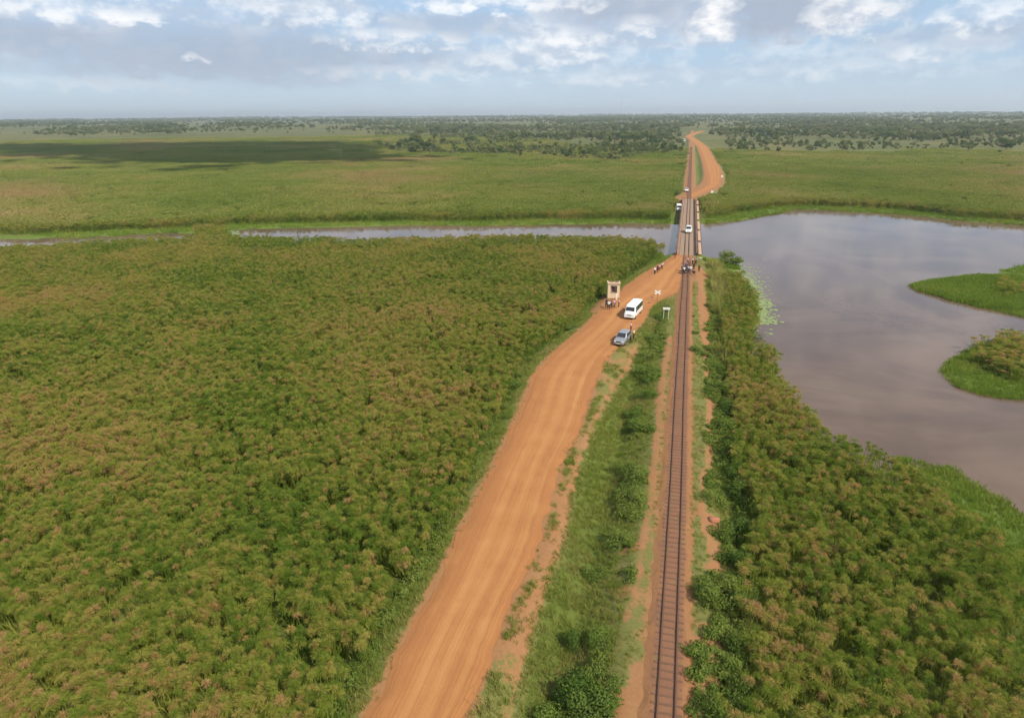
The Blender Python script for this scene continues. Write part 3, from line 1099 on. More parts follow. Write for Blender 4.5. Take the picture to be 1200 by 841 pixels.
fp = [patch_proto('far_papyrus_patch', 2.6, 52, 'far_papyrus') for _ in range(6)]
PA = rand_area(-640, 480, 150, 480, 0.085)
PB = rand_area(-1300, 900, 480, 1400, 0.022)
P = np.concatenate([PA, PB])
big = np.concatenate([np.ones(len(PA)), np.full(len(PB), 1.9)])
vf = view_filter(P, 0, 80)
P, big = P[vf], big[vf]
ws = water_sd(P) + 2.0 * fbm(P, 0.05, 2.0, 2)
fd = far_sd(P)
dist = np.hypot(P[:, 0], P[:, 1])
beyond = ~near_side(P)
keep = beyond & (ws > 15) & (fd > 9) & ~((np.abs(P[:, 0]) < 6.0)) & (sdf(P, pen1) > 0) & (sdf(P, pen2) > 0)
keep &= (dist + 160 * fbm(P, 0.004, 6.0, 3) < np.interp(P[:, 0] / P[:, 1], [-.5, -.32, -.15, .1, .3], [1330, 1250, 800, 740, 700]))
P, big = P[keep], big[keep]
hz_ = (1.0 + 0.25 * fbm(P, 0.03, 14.0, 3)) * np.where(big > 1.5, 0.75, 1.0)
scatter('far_marsh', np.column_stack([P, np.minimum(ground_z(P), -0.8)]), fp, sc=np.column_stack([big, big, hz_]),
        label='wide papyrus marsh stretching beyond the river to the trees', cat='marsh')
# papyrus front along the far shore
P = rand_area(-420, 330, 165, 330, 1.0)
P = P[view_filter(P, 0, 60)]
ws = water_sd(P) + 3.0 * fbm(P, 0.06, 2.0, 3)
P = P[~near_side(P) & (ws > 8.5) & (ws < 17) & (np.abs(P[:, 0]) > 6.5) & (far_sd(P) > 9) & (sdf(P, pen1) > 2) & (sdf(P, pen2) > 2)]
sw_ = rng.uniform(.95, 1.35, len(P))
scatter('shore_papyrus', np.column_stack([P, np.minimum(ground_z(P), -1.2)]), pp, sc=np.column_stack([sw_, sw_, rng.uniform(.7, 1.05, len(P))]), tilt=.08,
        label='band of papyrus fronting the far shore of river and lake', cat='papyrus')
# taller reeds on the two green spits in the lake
pts = []
for (px, py, r, n) in [(1192, 336, 5.5, 9), (1205, 342, 5, 8), (1178, 330, 2, 2), (1172, 420, 3.5, 16), (1184, 412, 5, 24), (1198, 418, 5, 26), (1205, 430, 5, 22), (1210, 405, 5, 20), (1190, 436, 3, 8)]:
    c = G(px, py, -0.9)
    for _ in range(n * 2):
        a, q = random.uniform(0, 6.283), r * math.sqrt(random.random())
        pts.append((c.x + q * math.cos(a), c.y + q * math.sin(a), ZW + 0.1))
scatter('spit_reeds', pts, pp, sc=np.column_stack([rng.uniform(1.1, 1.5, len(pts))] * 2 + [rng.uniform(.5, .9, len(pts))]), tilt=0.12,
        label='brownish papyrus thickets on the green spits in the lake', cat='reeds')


def tuft_proto(name, n, h, spread, w, m, droop=0.3, seg=2):
    V, F, Tn = [], [], []
    for k in range(n):
        a, r = random.uniform(0, 6.283), spread * math.sqrt(random.random())
        base = Vector((r * math.cos(a), r * math.sin(a), 0))
        L = h * random.uniform(.55, 1.1)
        d = Vector((random.uniform(-.5, .5), random.uniform(-.5, .5), 1)).normalized()
        b2 = random.uniform(0, 6.283)
        ribbon(V, F, Tn, [base, base + d * L * .6, base + d * L + Vector((d.x, d.y, 0)) * L * droop], w, w * .3, Vector((math.cos(b2), math.sin(b2), 0)), random.random())
    return tri_proto(name, np.array([tuple(p) for p in V]), np.array(F), Tn, m)


gp = [tuft_proto('grass_tuft', 26, 0.42, 0.32, 0.035, 'grass') for _ in range(5)]
wp = [tuft_proto('water_grass_tuft', 26, 0.40, 0.60, 0.06, 'water_grass') for _ in range(5)]
rp = [tuft_proto('reed_tuft', 30, 2.2, 0.45, 0.05, 'reed', 0.25) for _ in range(5)]

# roadside grass
P = rand_area(-45, 14, 14, BR0 + 4, 11.0)
P = P[view_filter(P, 0, 120)]
rs = road_sd(P)
sd_ = seg_dist(P, sideR, False)
gl = (P[:, 0] < roadL_s[:, 0].max()) & (P[:, 0] > edge_x(left_edge, P[:, 1]) - 0.8) & (rs > 0.5) & (P[:, 0] < edge_x(xy(roadL_s), P[:, 1]))
gm = (P[:, 0] > edge_x(roadR_s, P[:, 1])) & (P[:, 0] < -1.6) & (rs > 0.4) & (sd_ > 0.75 * rng.random(len(P)))
gr = (P[:, 0] > 1.5) & (P[:, 0] < edge_x(right_edge, P[:, 1]) + 0.5)
ns = fbm(P, 0.35, 21.0, 4)
ax = np.abs(P[:, 0])
dens = np.where(gm, np.where(ax < 2.8, 0.22, 0.6), np.where(gl, 0.40, 0.36))
bare = np.zeros(len(P))
for (px, py, r) in [(836, 607, 1.1), (842, 640, 1.2), (838, 665, 1.0), (836, 760, 1.5), (842, 812, 1.2),
                    (712, 828, 1.4), (752, 822, 1.6), (758, 790, 1.3), (790, 325, 6), (810, 318, 5), (716, 352, 4.2), (706, 362, 2.6), (730, 640, .8), (770, 500, .9), (772, 460, .8)]:
    c = G(px, py, -0.3)
    bare = np.maximum(bare, (np.hypot(P[:, 0] - c.x, P[:, 1] - c.y) < r))
for pts, r, s_ in WORN:
    bare = np.maximum(bare, seg_dist(P, xy(line(pts, -.3)), False) < r * rng.uniform(.5, 1.2, len(P)))
dens = np.where(sdf(P, shoulder) < 0, 0.02, dens)
keep = (gl | gm | gr) & (ns < dens) & (bare < .5) & (P[:, 1] < BR0 - 2)
P = P[keep]
s = rng.uniform(0.45, 1.15, len(P)) * np.where(np.abs(P[:, 0]) < 3.4, 0.55, 1.0)
scatter('verge_grass', np.column_stack([P, ground_z(P) - 0.03]), gp, sc=s, tilt=0.1, label='short green and straw grass on the road verges and track bank', cat='grass')
# thin weeds along the road edge and wheel-track middle
P = resample(roadR, 500) + rng.normal(0.2, 0.30, (500, 2))
P2 = resample(roadL, 420) + rng.normal(-0.35, 0.35, (420, 2))
P3 = np.column_stack([rng.choice([-1.5, 1.5], 500) + rng.normal(0, .22, 500), rng.uniform(16, BR0 - 6, 500)])
P = np.concatenate([P, P2, P3])
P = P[(P[:, 1] < BR0 - 28) & (fbm(P, 0.22, 31.0, 3) > -0.05)]
scatter('edge_weeds', np.column_stack([P, np.maximum(ground_z(P), -0.25)]), gp, sc=rng.uniform(.25, .6, len(P)), label='sparse low weeds along the dirt road edges and rails', cat='weeds')

# floating meadows on the shores
P = np.concatenate([rand_area(-330, 330, 140, 290, 0.75), rand_area(10, 130, 20, 170, 5.0)])
P = P[view_filter(P, ZW, 60)]
ws = water_sd(P) + 2.0 * fbm(P, 0.05, 2.0, 2)
inb = (P[:, 0] > 10) & (P[:, 1] < 170) & ((sdf(P, pen1) < 0.6) | (sdf(P, pen2) < 0.6) | (sdf(P, bank) < 0.8))
keep = ((ws > -0.5) & (ws < 11) & (P[:, 1] > 165) & (np.abs(P[:, 0]) > 6)) | inb
P = P[keep]
scatter('floating_meadow', np.column_stack([P, np.maximum(ground_z(P) - .03, ZW + 0.02)]), wp, sc=np.where(P[:, 1] > 140, 1.5, 1.0) * rng.uniform(.7, 1.3, len(P)), tilt=0.1,
        label='bright green floating grass along the lake and river shores', cat='water grass')
# pale algae rafts beside the near bank
V, F = [], []
for k in range(1600):
    t = random.random()
    px = 868 + t * 26 + random.gauss(0, 9)
    py = 322 + t * 52 + random.gauss(0, 9)
    if random.random() < .25:
        px, py = random.uniform(232, 280), random.uniform(270.5, 275)
    c = G(px, py, ZW)
    r = random.uniform(.12, .5)
    b = len(V)
    m_ = 7
    V.append((c.x, c.y, ZW + .03))
    for i in range(m_):
        q = r * random.uniform(.5, 1.2)
        V.append((c.x + q * math.cos(i * 6.283 / m_), c.y + q * 1.3 * math.sin(i * 6.283 / m_), ZW + .012 + .0005 * (k % 30)))
    for i in range(m_):
        F.append((b, b + 1 + i, b + 1 + (i + 1) % m_))
o = link('water_weed', fast_mesh('water_weed', np.array(V), np.array(F)), None, plain('water_weed', (0.25, 0.32, 0.12), 0.8, 0, .4, .7))
tag(o, 'pale green water weed floating off the near bank of the lake', 'water weed', kind='stuff')

# tall straw-coloured reeds on the right bank before the bridge
pts = []
for (px, py, r, n) in [(842, 318, 2.2, 40), (848, 332, 2.5, 50), (854, 346, 2.6, 50), (846, 356, 2.0, 36), (838, 306, 1.8, 26), (862, 372, 2.4, 36), (866, 392, 2.2, 28), (856, 410, 2.0, 24), (872, 345, 1.8, 26)]:
    c = G(px, py, 0.0)
    for _ in range(n):
        a, q = random.uniform(0, 6.283), r * math.sqrt(random.random())
        pts.append((c.x + q * math.cos(a), c.y + 1.6 * q * math.sin(a), -1.7))
pts = np.array(pts)
pts[:, 2] = np.maximum(ground_z(pts[:, :2]), ZW)
scatter('bank_reeds', pts, rp, sc=rng.uniform(.8, 1.35, len(pts)), tilt=0.12, label='tall straw green reeds on the right bank before the bridge', cat='reeds')


# ------------------------------------------------------------------ bushes and trees
def crown_mesh(name, rx, ry, rz, lobes, leaves, leaf, m, zc=None, seed=0, flat=0.0):
    """leaf clumps spread through several lobes; returns a mesh centred on the stem foot"""
    rd = random.Random(seed)
    V, F, Tn = [], [], []
    zc = rz if zc is None else zc
    L = []
    for k in range(lobes):
        a, q = rd.uniform(0, 6.283), rd.uniform(.15, .75)
        L.append((Vector((rx * q * math.cos(a), ry * q * math.sin(a), zc + rz * rd.uniform(-.45, .5))), rd.uniform(.38, .6)))
    for k in range(leaves):
        c, s = rd.choice(L)
        while True:
            d = Vector((rd.uniform(-1, 1), rd.uniform(-1, 1), rd.uniform(-1, 1)))
            if 0.05 < d.length <= 1:
                break
        d = d.normalized() * (d.length ** 0.45)
        p = c + Vector((d.x * rx * s, d.y * ry * s, d.z * rz * s))
        if p.z < 0.02:
            p.z = rd.uniform(.02, .2) * rz
        nrm_ = (d + Vector((rd.uniform(-1, 1), rd.uniform(-1, 1), rd.uniform(-.4, 1.2))) * .8).normalized()
        t1 = nrm_.cross(Vector((rd.uniform(-1, 1), rd.uniform(-1, 1), rd.uniform(-1, 1)))).normalized()
        t2 = nrm_.cross(t1)
        w = leaf * rd.uniform(.6, 1.3)
        b = len(V)
        V += [p - t1 * w, p + t2 * w * .55 - nrm_ * w * .15, p + t1 * w, p - t2 * w * .55 - nrm_ * w * .15]
        F.append((b, b + 1, b + 2, b + 3))
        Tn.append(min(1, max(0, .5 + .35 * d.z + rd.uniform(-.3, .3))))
    me = fast_mesh(name, np.array([tuple(p) for p in V]), np.array(F))
    a = me.attributes.new('tint', 'FLOAT', 'FACE')
    a.data.foreach_set('value', np.asarray(Tn, np.float32))
    me.materials.append(M[m])
    return me


def trunk_mesh(name, h, r, limbs, spread, seed):
    rd = random.Random(seed)
    b = MB()
    mid = Vector((rd.uniform(-.1, .1) * h, rd.uniform(-.1, .1) * h, h * .55))
    b.bar((0, 0, -0.3), mid, r, r * .7, 7)
    for k in range(limbs):
        a = k * 6.283 / limbs + rd.uniform(-.4, .4)
        e = Vector((spread * math.cos(a), spread * math.sin(a), h * rd.uniform(.85, 1.1)))
        kn = mid.lerp(e, .5) + Vector((0, 0, -.05 * h))
        b.bar(mid - Vector((0, 0, .1)), kn, r * .55, r * .36, 5)
        b.bar(kn, e, r * .36, r * .12, 5)
    me = pydata(name, b.v, b.f)
    me.materials.append(M['bark'])
    return me


bush_meshes = {}
for kind_, m_ in (('g', 'bush'), ('d', 'dark_bush')):
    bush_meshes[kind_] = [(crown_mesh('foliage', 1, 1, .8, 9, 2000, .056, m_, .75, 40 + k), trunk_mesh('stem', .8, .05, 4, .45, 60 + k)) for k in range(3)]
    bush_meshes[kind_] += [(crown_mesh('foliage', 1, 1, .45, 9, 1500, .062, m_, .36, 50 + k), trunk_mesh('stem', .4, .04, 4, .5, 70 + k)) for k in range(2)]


def bush(px, py, r, h, kind_, label, var=None):
    r, h = r * (1.35 if r > .7 else 1.0), h * (1.35 if px > 830 else 1.15)
    c = G(px, py, -0.4)
    z = float(ground_z(np.array([[c.x, c.y]]))[0])
    o = empty('bush', (c.x, c.y, z - .05), random.uniform(0, 6.28))
    k = random.randrange(5) if var is None else var
    fm, sm = bush_meshes[kind_][k]
    hh = 1.5 if k < 3 else .8
    o.scale = (r, r * random.uniform(.85, 1.15), h / hh)
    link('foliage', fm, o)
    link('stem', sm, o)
    tag(o, label, 'bush', 'bushes on the railway bank')
    return o


BUSHES = [
    (672, 800, 1.25, 1.9, 'd', 'large dark bush at the bottom edge between road and track', 0), (645, 838, 1.0, 1.5, 'g', 'green bush at the bottom edge closest to the dirt road', 1),
    (690, 832, 1.2, 1.6, 'd', 'dark bush beside the red soil patch at the bottom edge', 2), (668, 742, .72, 1.6, 'd', 'small upright dark bush above the large verge bush', 0),
    (705, 752, 1.0, 1.3, 'g', 'bright green rounded bush with a dark shadow behind it', 1), (700, 782, .8, 1.0, 'g', 'low bush between the large dark bush and the track', 3),
    (726, 632, 1.1, 1.3, 'g', 'rounded verge bush level with the red soil block', 2), (700, 660, .9, .8, 'g', 'low spreading bush in the grassy verge', 4),
    (742, 585, 1.15, 1.3, 'g', 'green bush below the long hedge of the verge', 0), (744, 556, 1.3, 1.6, 'g', 'fullest green bush beside the bare track edge', 1),
    (732, 545, .9, 1.3, 'g', 'bush on the road side of the fullest verge bush', 2), (752, 500, 1.3, 1.4, 'g', 'green verge bush halfway along the track', 0), (744, 480, 1.1, 1.1, 'g', 'wide low verge bush halfway along the track', 3),
    (758, 462, 1.2, 1.2, 'g', 'green bush in the verge above the halfway bush', 1), (757, 432, 1.3, 1.2, 'g', 'verge bush growing below the silver car', 2), (763, 415, 1.2, 1.0, 'g', 'low verge bush nearest below the white board', 4),
    (766, 395, 1.2, 1.1, 'g', 'verge bush standing below the double post sign', 0), (770, 372, 1.0, .9, 'g', 'small bush at the foot of the double post sign', 3), (748, 415, .9, .7, 'g', 'low scrub beside the parked silver car', 4),
    (815, 392, .6, .6, 'g', 'small round tuft on the bare soil right of the track', 3), (816, 412, .9, .9, 'g', 'short green bush close to the right rail', 1), (813, 372, .35, .3, 'g', 'tiny tuft alone on the worn path', 4),
    (848, 498, 1.2, 1.7, 'g', 'green bush on the right bank above the dark shadow', 0), (850, 530, 1.1, 1.8, 'd', 'dark bush at the top of the right bank thicket', 1), (845, 455, 1.1, 1.5, 'g', 'green bush along the worn soil strip', 2),
    (842, 430, 1.1, 1.4, 'g', 'green bush at the upper end of the worn strip', 0), (856, 478, 1.2, 1.9, 'd', 'dark bush backing the worn soil strip', 1), (862, 556, 1.1, 1.9, 'd', 'dark bush crowding the papyrus above the red block', 2),
    (868, 575, 1.15, 2.1, 'd', 'tall dark bush above the red soil block', 0), (828, 585, .75, .9, 'g', 'small bush between track and red soil block', 1), (843, 622, .8, .9, 'g', 'low bush just below the red soil block', 4),
    (868, 622, 1.1, 1.9, 'd', 'dark blue green bush behind the red soil block', 1), (866, 655, 1.0, 1.7, 'd', 'dark bush behind the dry grass patch', 2), (835, 705, 1.15, 1.4, 'g', 'bright green bush nearest the right rail', 0),
    (848, 690, .9, 1.6, 'g', 'green bush leaning behind the bright one on the right bank', 1), (872, 706, 1.0, 1.9, 'd', 'dark shrub at the edge of the right papyrus', 2), (866, 762, .9, 1.7, 'd', 'dark shrub below the bright green bank bush', 0),
    (828, 826, .75, .8, 'g', 'spiky green bush beside the rail at the bottom edge', 4), (856, 790, .9, 1.3, 'g', 'green shrub above the lowest right shrub', 1), (868, 826, 1.0, 1.7, 'd', 'lowest dark shrub on the right bank', 2),
    (846, 372, 1.4, 1.6, 'g', 'round green bush below the straw reeds', 0), (838, 350, 1.3, 1.4, 'g', 'green bush on the bank edge beside the worn path', 1), (838, 330, 1.1, 1.2, 'g', 'green bush behind the waiting group', 2),
    (880, 384, 1.6, 2.0, 'd', 'dark bush at the waterline below the pale weed', 0), (866, 418, 1.5, 1.8, 'g', 'green bush where reeds meet the papyrus', 1), (842, 395, 1.2, 1.4, 'g', 'bush between worn path and reeds', 2),
    (556, 548, .8, .9, 'g', 'left roadside bush halfway down the papyrus edge', 3), (604, 452, 1.3, 1.2, 'g', 'left roadside bush where the verge widens', 1), (528, 590, .7, .8, 'g', 'small left roadside bush below the halfway bush', 4),
    (488, 655, .7, 1.0, 'g', 'left roadside bush nearest the camera', 0),
]
for b_ in BUSHES:
    bush(*b_)
# low creepers filling the banks
cp = []
for k in range(4):
    me = crown_mesh('creeper', .55, .55, .28, 6, 300, .058, 'bush', .22, 90 + k)
    cp.append(bpy.data.objects.new('creeper', me))
P = rand_area(-22, 13, 16, BR0, 2.8)
P = P[view_filter(P, 0, 80)]
er, el_ = edge_x(right_edge, P[:, 1]), edge_x(left_edge, P[:, 1])
rl = edge_x(roadL_s, P[:, 1])
onr = (P[:, 0] > er - 2.4 + 1.6 * fbm(P, .3, 1.0, 2)) & (P[:, 0] < er + 1.8)
onl = (P[:, 0] > el_ - .8) & (P[:, 0] < np.minimum(el_ + .5, rl - 1.6))
onm = (P[:, 0] > -5.6) & (P[:, 0] < -2.9) & (fbm(P, .12, 8.0, 3) > -.02) & (P[:, 1] < BR0 - 45) & (road_sd(P) > 2.5)
P = P[(onr | onl | onm)]
scatter('bank_creepers', np.column_stack([P, ground_z(P) - .05]), cp, sc=rng.uniform(.6, 1.7, len(P)), label='low green creepers covering the embankment sides', cat='creepers')

# red soil block and spoil heaps
def lump(name, px, py, sx, sy, sz, m, label, cat, seed=1, box=False, group=None):
    bm = bmesh.new()
    if box:
        bmesh.ops.create_cube(bm, size=1.4)
        bmesh.ops.bevel(bm, geom=bm.edges[:], offset=.12, segments=2, affect='EDGES')
        bmesh.ops.subdivide_edges(bm, edges=bm.edges[:], cuts=2, use_grid_fill=True)
    else:
        bmesh.ops.create_icosphere(bm, subdivisions=3, radius=1)
    for v in bm.verts:
        n = mnoise.fractal(v.co * 1.6 + Vector((seed * 5.1, 0, 0)), 1.0, 2.0, 4)
        v.co *= 1 + .16 * n
        v.co.x *= sx
        v.co.y *= sy
        v.co.z *= sz
    me = bpy.data.meshes.new(name)
    bm.to_mesh(me)
    bm.free()
    me.polygons.foreach_set('use_smooth', [True] * len(me.polygons))
    o = link(name, me, None, m)
    c = G(px, py, -.3)
    o.location = (c.x, c.y, float(ground_z(np.array([[c.x, c.y]]))[0]) + sz * .25)
    o.rotation_euler = (0, 0, seed * 1.3)
    tag(o, label, cat, group)
    return o


M['red_soil'] = plain('red_soil', (0.44, 0.185, 0.10), 0.95, 0, .4, 2.0)
lump('soil_block', 837, 607, .72, .42, .42, 'red_soil', 'block of bare red soil standing out of the right bank', 'soil block', 1, True).rotation_euler = (0, 0, .2)
lump('boulder', 765, 350, .42, .35, .35, 'stone', 'brown boulder at the foot of the crossing sign', 'boulder', 5)
lump('boulder', 761.5, 356, .35, .3, .3, 'stone', 'smaller brown boulder on the road edge below the crossing sign', 'boulder', 6)

# small tree on the water's edge by the bridge
wt = empty('waterside_tree', G(851, 309, -1.6))
link('crown', crown_mesh('crown', 2.2, 1.8, 1.6, 8, 1500, .16, 'bush', 1.9, 5), wt)
link('trunk', trunk_mesh('trunk', 2.4, .1, 4, 1.1, 6), wt)
tag(wt, 'small green tree at the water edge beside the bridge', 'tree')
wt = empty('waterside_tree', G(862, 311, -1.8))
link('crown', crown_mesh('crown', 1.9, 1.6, 1.1, 8, 1200, .15, 'bush', 1.3, 8), wt)
link('trunk', trunk_mesh('trunk', 1.5, .08, 4, .9, 9), wt)
tag(wt, 'low green tree leaning over the lake beside the small tree', 'tree')

# far trees
tree_kinds = []
for k in range(6):
    rx, rz, zc, h = [(4.2, 2.6, 6.2, 6.0), (3.2, 3.4, 5.6, 5.0), (5.4, 2.6, 6.6, 6.2), (2.4, 2.2, 3.2, 3.0), (3.6, 3.0, 5.0, 4.5), (2.0, 3.8, 6.4, 6.0)][k]
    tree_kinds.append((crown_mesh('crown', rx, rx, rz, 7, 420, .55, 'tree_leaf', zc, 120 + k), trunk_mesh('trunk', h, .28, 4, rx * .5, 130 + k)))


def tree(px, py, k, s, label, group):
    c = G(px, py, -0.5)
    z = float(ground_z(np.array([[c.x, c.y]]))[0])
    if z > 0:                                   # land above the swamp level: step back along the sight line
        c = G(px, py, z)
        z = float(ground_z(np.array([[c.x, c.y]]))[0])
    o = empty('savanna_tree', (c.x, c.y, z - .1), random.uniform(0, 6.28))
    o.scale = (s, s, s * random.uniform(.85, 1.2))
    link('crown', tree_kinds[k][0], o)
    link('trunk', tree_kinds[k][1], o)
    tag(o, label, 'tree', group)


KT = ['wide rounded savanna tree', 'tall oval savanna tree', 'broad flat-crowned savanna tree', 'low bushy savanna tree', 'rounded medium savanna tree', 'slim upright savanna tree']
LT = {'c': 'in the far woodland left of the distant railway', 'r': 'on the far grassland right of the dirt road', 'l': 'in the thin far belt above the left marsh'}
n = 0
while n < 150:
    px, py = random.uniform(462, 802), 152 + 36 * random.random() ** 1.2
    lim = np.interp(px, [462, 540, 640, 690, 720, 760, 802], [178, 181, 182, 187, 189, 181, 178])
    if py > lim or fbm(np.array([[px, py * 4]]), .03, 5., 2)[0] < random.uniform(-.5, .2) or (796 < px and py < 166):
        continue
    k = random.choice([0, 1, 2, 3, 3, 4, 4, 5])
    tree(px, py, k, random.uniform(.75, 1.5) * (0.85 if py > 172 else 1.1), KT[k] + ' ' + LT['c'], KT[k] + 's of the far woodland')
    n += 1
n = 0
while n < 80:
    px, py = random.uniform(828, 1215), 149 + 30 * random.random() ** 1.7
    if (py > 166 and random.random() < .5) or (px < 850 and py > 160) or fbm(np.array([[px, py * 4]]), .03, 8., 2)[0] < random.uniform(-.4, .3):
        continue
    k = random.randrange(6)
    tree(px, py, k, random.uniform(.6, 1.1), KT[k] + ' ' + LT['r'], KT[k] + 's of the far grassland')
    n += 1
for n in range(62):
    px, py = random.uniform(-10, 470), 151 + 7 * random.random()
    k = random.randrange(6)
    tree(px, py, k, random.uniform(.7, 1.15), KT[k] + ' ' + LT['l'], KT[k] + 's of the left belt')
# landmarks among them
for px, py, k, s, lb in [(717, 188, 4, 1.25, 'broad bush-like tree nearest on the marsh edge left of the railway'), (685, 184, 2, 1.0, 'wide tree on the marsh edge behind the near left marsh'), (1008, 172, 2, 1.0, 'dark spreading tree standing alone on the right grassland'),
                         (912, 178, 3, 1.3, 'low dark tree nearest the far dirt road'), (868, 160, 2, 1.7, 'large dark tree right of the road bend'), (610, 184, 5, .6, 'small thin tree alone at the marsh edge')]:
    c0 = len(bpy.data.objects)
    tree(px, py, k, s, lb, None)

# scrub between the far trees
P = []
while len(P) < 3600:
    px, py = random.uniform(440, 1210), 150 + 38 * random.random() ** 1.5
    lim = np.interp(px, [440, 462, 540, 640, 690, 720, 760, 802, 850, 1000, 1210], [168, 177, 180, 181, 186, 188, 180, 177, 176, 174, 172])
    if py > lim or 800 < px < 850 or (px > 850 and random.random() < .6):
        continue
    c = G(px, py, 0)
    if fbm(np.array([[c.x, c.y]]), .012, 77.0, 3)[0] < random.uniform(-.25, .25):
        continue
    P.append((c.x, c.y))
P = np.array(P)
P = P[(np.abs(P[:, 0]) > 8) & (far_sd(P) > 12)]
sp_ = [bpy.data.objects.new('scrub_plant', k[0]) for k in (tree_kinds[3], tree_kinds[4])]
s = rng.uniform(.3, 1.0, len(P)) * (1 + .5 * fbm(P, .01, 55., 2))
scatter('far_scrub', np.column_stack([P, ground_z(P) - 1.2 * s]), sp_, sc=s, label='low scrub filling the ground between the far trees', cat='scrub')

# woodland to the horizon: one mass
tp = [bpy.data.objects.new('woodland_tree', k[0]) for k in tree_kinds]
N = 30000
d = 900 * (9000 / 900) ** (rng.random(N) ** 0.85)
th = YAW + rng.uniform(-R(46), R(46), N)
P = np.column_stack([-np.sin(th) * d, np.cos(th) * d])
cl = 2.2 * fbm(P, 0.0042, 41.0, 4)
lx = P[:, 0] / np.maximum(P[:, 1], 1)
near_ok = np.where(lx < -0.42, d > 1550, d > 1000)
keep = near_ok & (cl + 0.10 * np.log(d / 900) > 0.10 + 0.25 * rng.normal(0, .35, N)) & ~((np.abs(P[:, 0]) < 30) & (d < 1400)) & (far_sd(P) > 22)
P, d = P[keep], d[keep]
s = rng.uniform(.7, 1.35, len(P)) * np.interp(d, [900, 3000, 9000], [.95, 1.5, 2.6])
scatter('woodland', np.column_stack([P, ground_z(P) - .2]), tp, sc=np.column_stack([s, s, s * np.interp(d, [900, 4000, 9000], [1, .9, .85])]), label='hazy woodland covering the land up to the horizon', cat='woodland')


# ------------------------------------------------------------------ bridge
def build_bridge():
    br = empty('rail_bridge', (0, BR0, 0))
    tag(br, 'long narrow steel rail and road bridge with brown girders over the river', 'bridge')
    L = BR1 - BR0
    spans = 6
    sl_ = L / spans
    MB().box(-2.35, 2.35, 0, L, -0.32, -0.16).build('deck', 'deck', br)
    # running boards for wheels beside and between the rails
    for x0, x1 in ((-1.75, -0.68), (-0.36, 0.36), (0.68, 1.75)):
        b = MB()
        y = 0.05
        while y < L - .3:
            w = random.uniform(3.4, 4.2)
            nb = 3
            for j in range(nb):
                a0 = x0 + (x1 - x0) * j / nb + .012
                a1 = x0 + (x1 - x0) * (j + 1) / nb - .012
                b.box(a0, a1, y, min(y + w - .03, L - .05), -.155, -.03 + random.uniform(-.015, .01))
            y += w
        b.build('running_boards', 'deck', br)
    for k in range(spans):
        y0, y1 = k * sl_ + .15, (k + 1) * sl_ - .15
        for s in (-1, 1):
            x = s * 2.5
            b = MB()
            b.box(x - .02, x + .02, y0, y1, -1.5, .62)
            b.box(x - .17, x + .17, y0, y1, .625, .67)
            b.box(x - .17, x + .17, y0, y1, -1.55, -1.505)
            yy = y0 + .3
            while yy < y1:
                b.box(x - .13, x - .022, yy - .02, yy + .02, -1.49, .615)
                b.box(x + .022, x + .13, yy - .02, yy + .02, -1.49, .615)
                yy += 1.55
            b.build('girder', 'girder', br)
        # outside footway of pale slabs on the right, open at the piers
        b = MB()
        b.box(2.95, 3.75, y0 + 1.8, y1 - 1.8, -.12, .02)
        wk = b.build('footway', 'walk', br)
        b = MB()
        for yy in np.arange(y0 + 2.2, y1 - 1.7, 3.0):
            b.bar((3.82, yy, -.1), (3.82, yy, 1.0), .03)
            b.bar((2.7, yy, -.22), (3.85, yy, -.22), .05)
        b.bar((3.82, y0 + 1.8, 1.0), (3.82, y1 - 1.8, 1.0), .025)
        b.build('railing', 'girder', br)
    b = MB()
    for yy in np.arange(.4, L, 1.9):
        b.box(-2.3, 2.3, yy - .08, yy + .08, -.75, -.34)
    b.build('cross_beams', 'girder', br)
    for k in range(1, spans):
        b = MB()
        y = k * sl_
        b.add([(-3.2, y - .75, -4), (3.2, y - .75, -4), (3.2, y + .75, -4), (-3.2, y + .75, -4), (-2.9, y - .5, -1.56), (2.9, y - .5, -1.56), (2.9, y + .5, -1.56), (-2.9, y + .5, -1.56)],
              [(0, 3, 2, 1), (4, 5, 6, 7), (0, 1, 5, 4), (1, 2, 6, 5), (2, 3, 7, 6), (3, 0, 4, 7)])
        b.build('pier', 'concrete', br)
    for y0, y1 in ((-1.2, -.02), (L + .02, L + 1.2)):
        MB().box(-3.3, 3.9, y0, y1, -4, -.36).build('abutment', 'concrete', br, bevel=.04)


build_bridge()


# ------------------------------------------------------------------ vehicles
def wheel(parent, x, y, r, w):
    t = MB().disc((0, 0, 0), (1, 0, 0), r, w, 20).build('wheel', 'tyre', parent, True, .02, 1)
    t.location = (x, y, r)
    MB().disc((0, 0, 0), (1, 0, 0), r * .58, w + .02, 14).build('rim', 'rim', t)
    return t


def loft(rows):
    """rows: list of (y, [(x,z) half outline from centre bottom to centre top]); mirrored in x"""
    b = MB()
    prev = None
    ring = []
    for y, half in rows:
        pts = [(x, y, z) for x, z in half] + [(-x, y, z) for x, z in reversed(half)]
        ring.append(pts)
    n = len(ring[0])
    v = [p for r_ in ring for p in r_]
    f = []
    for k in range(len(ring) - 1):
        for i in range(n):
            j = (i + 1) % n
            f.append((k * n + i, k * n + j, (k + 1) * n + j, (k + 1) * n + i))
    f += [tuple(range(n))[::-1], tuple(range((len(ring) - 1) * n, len(ring) * n))]
    return b.add(v, f)


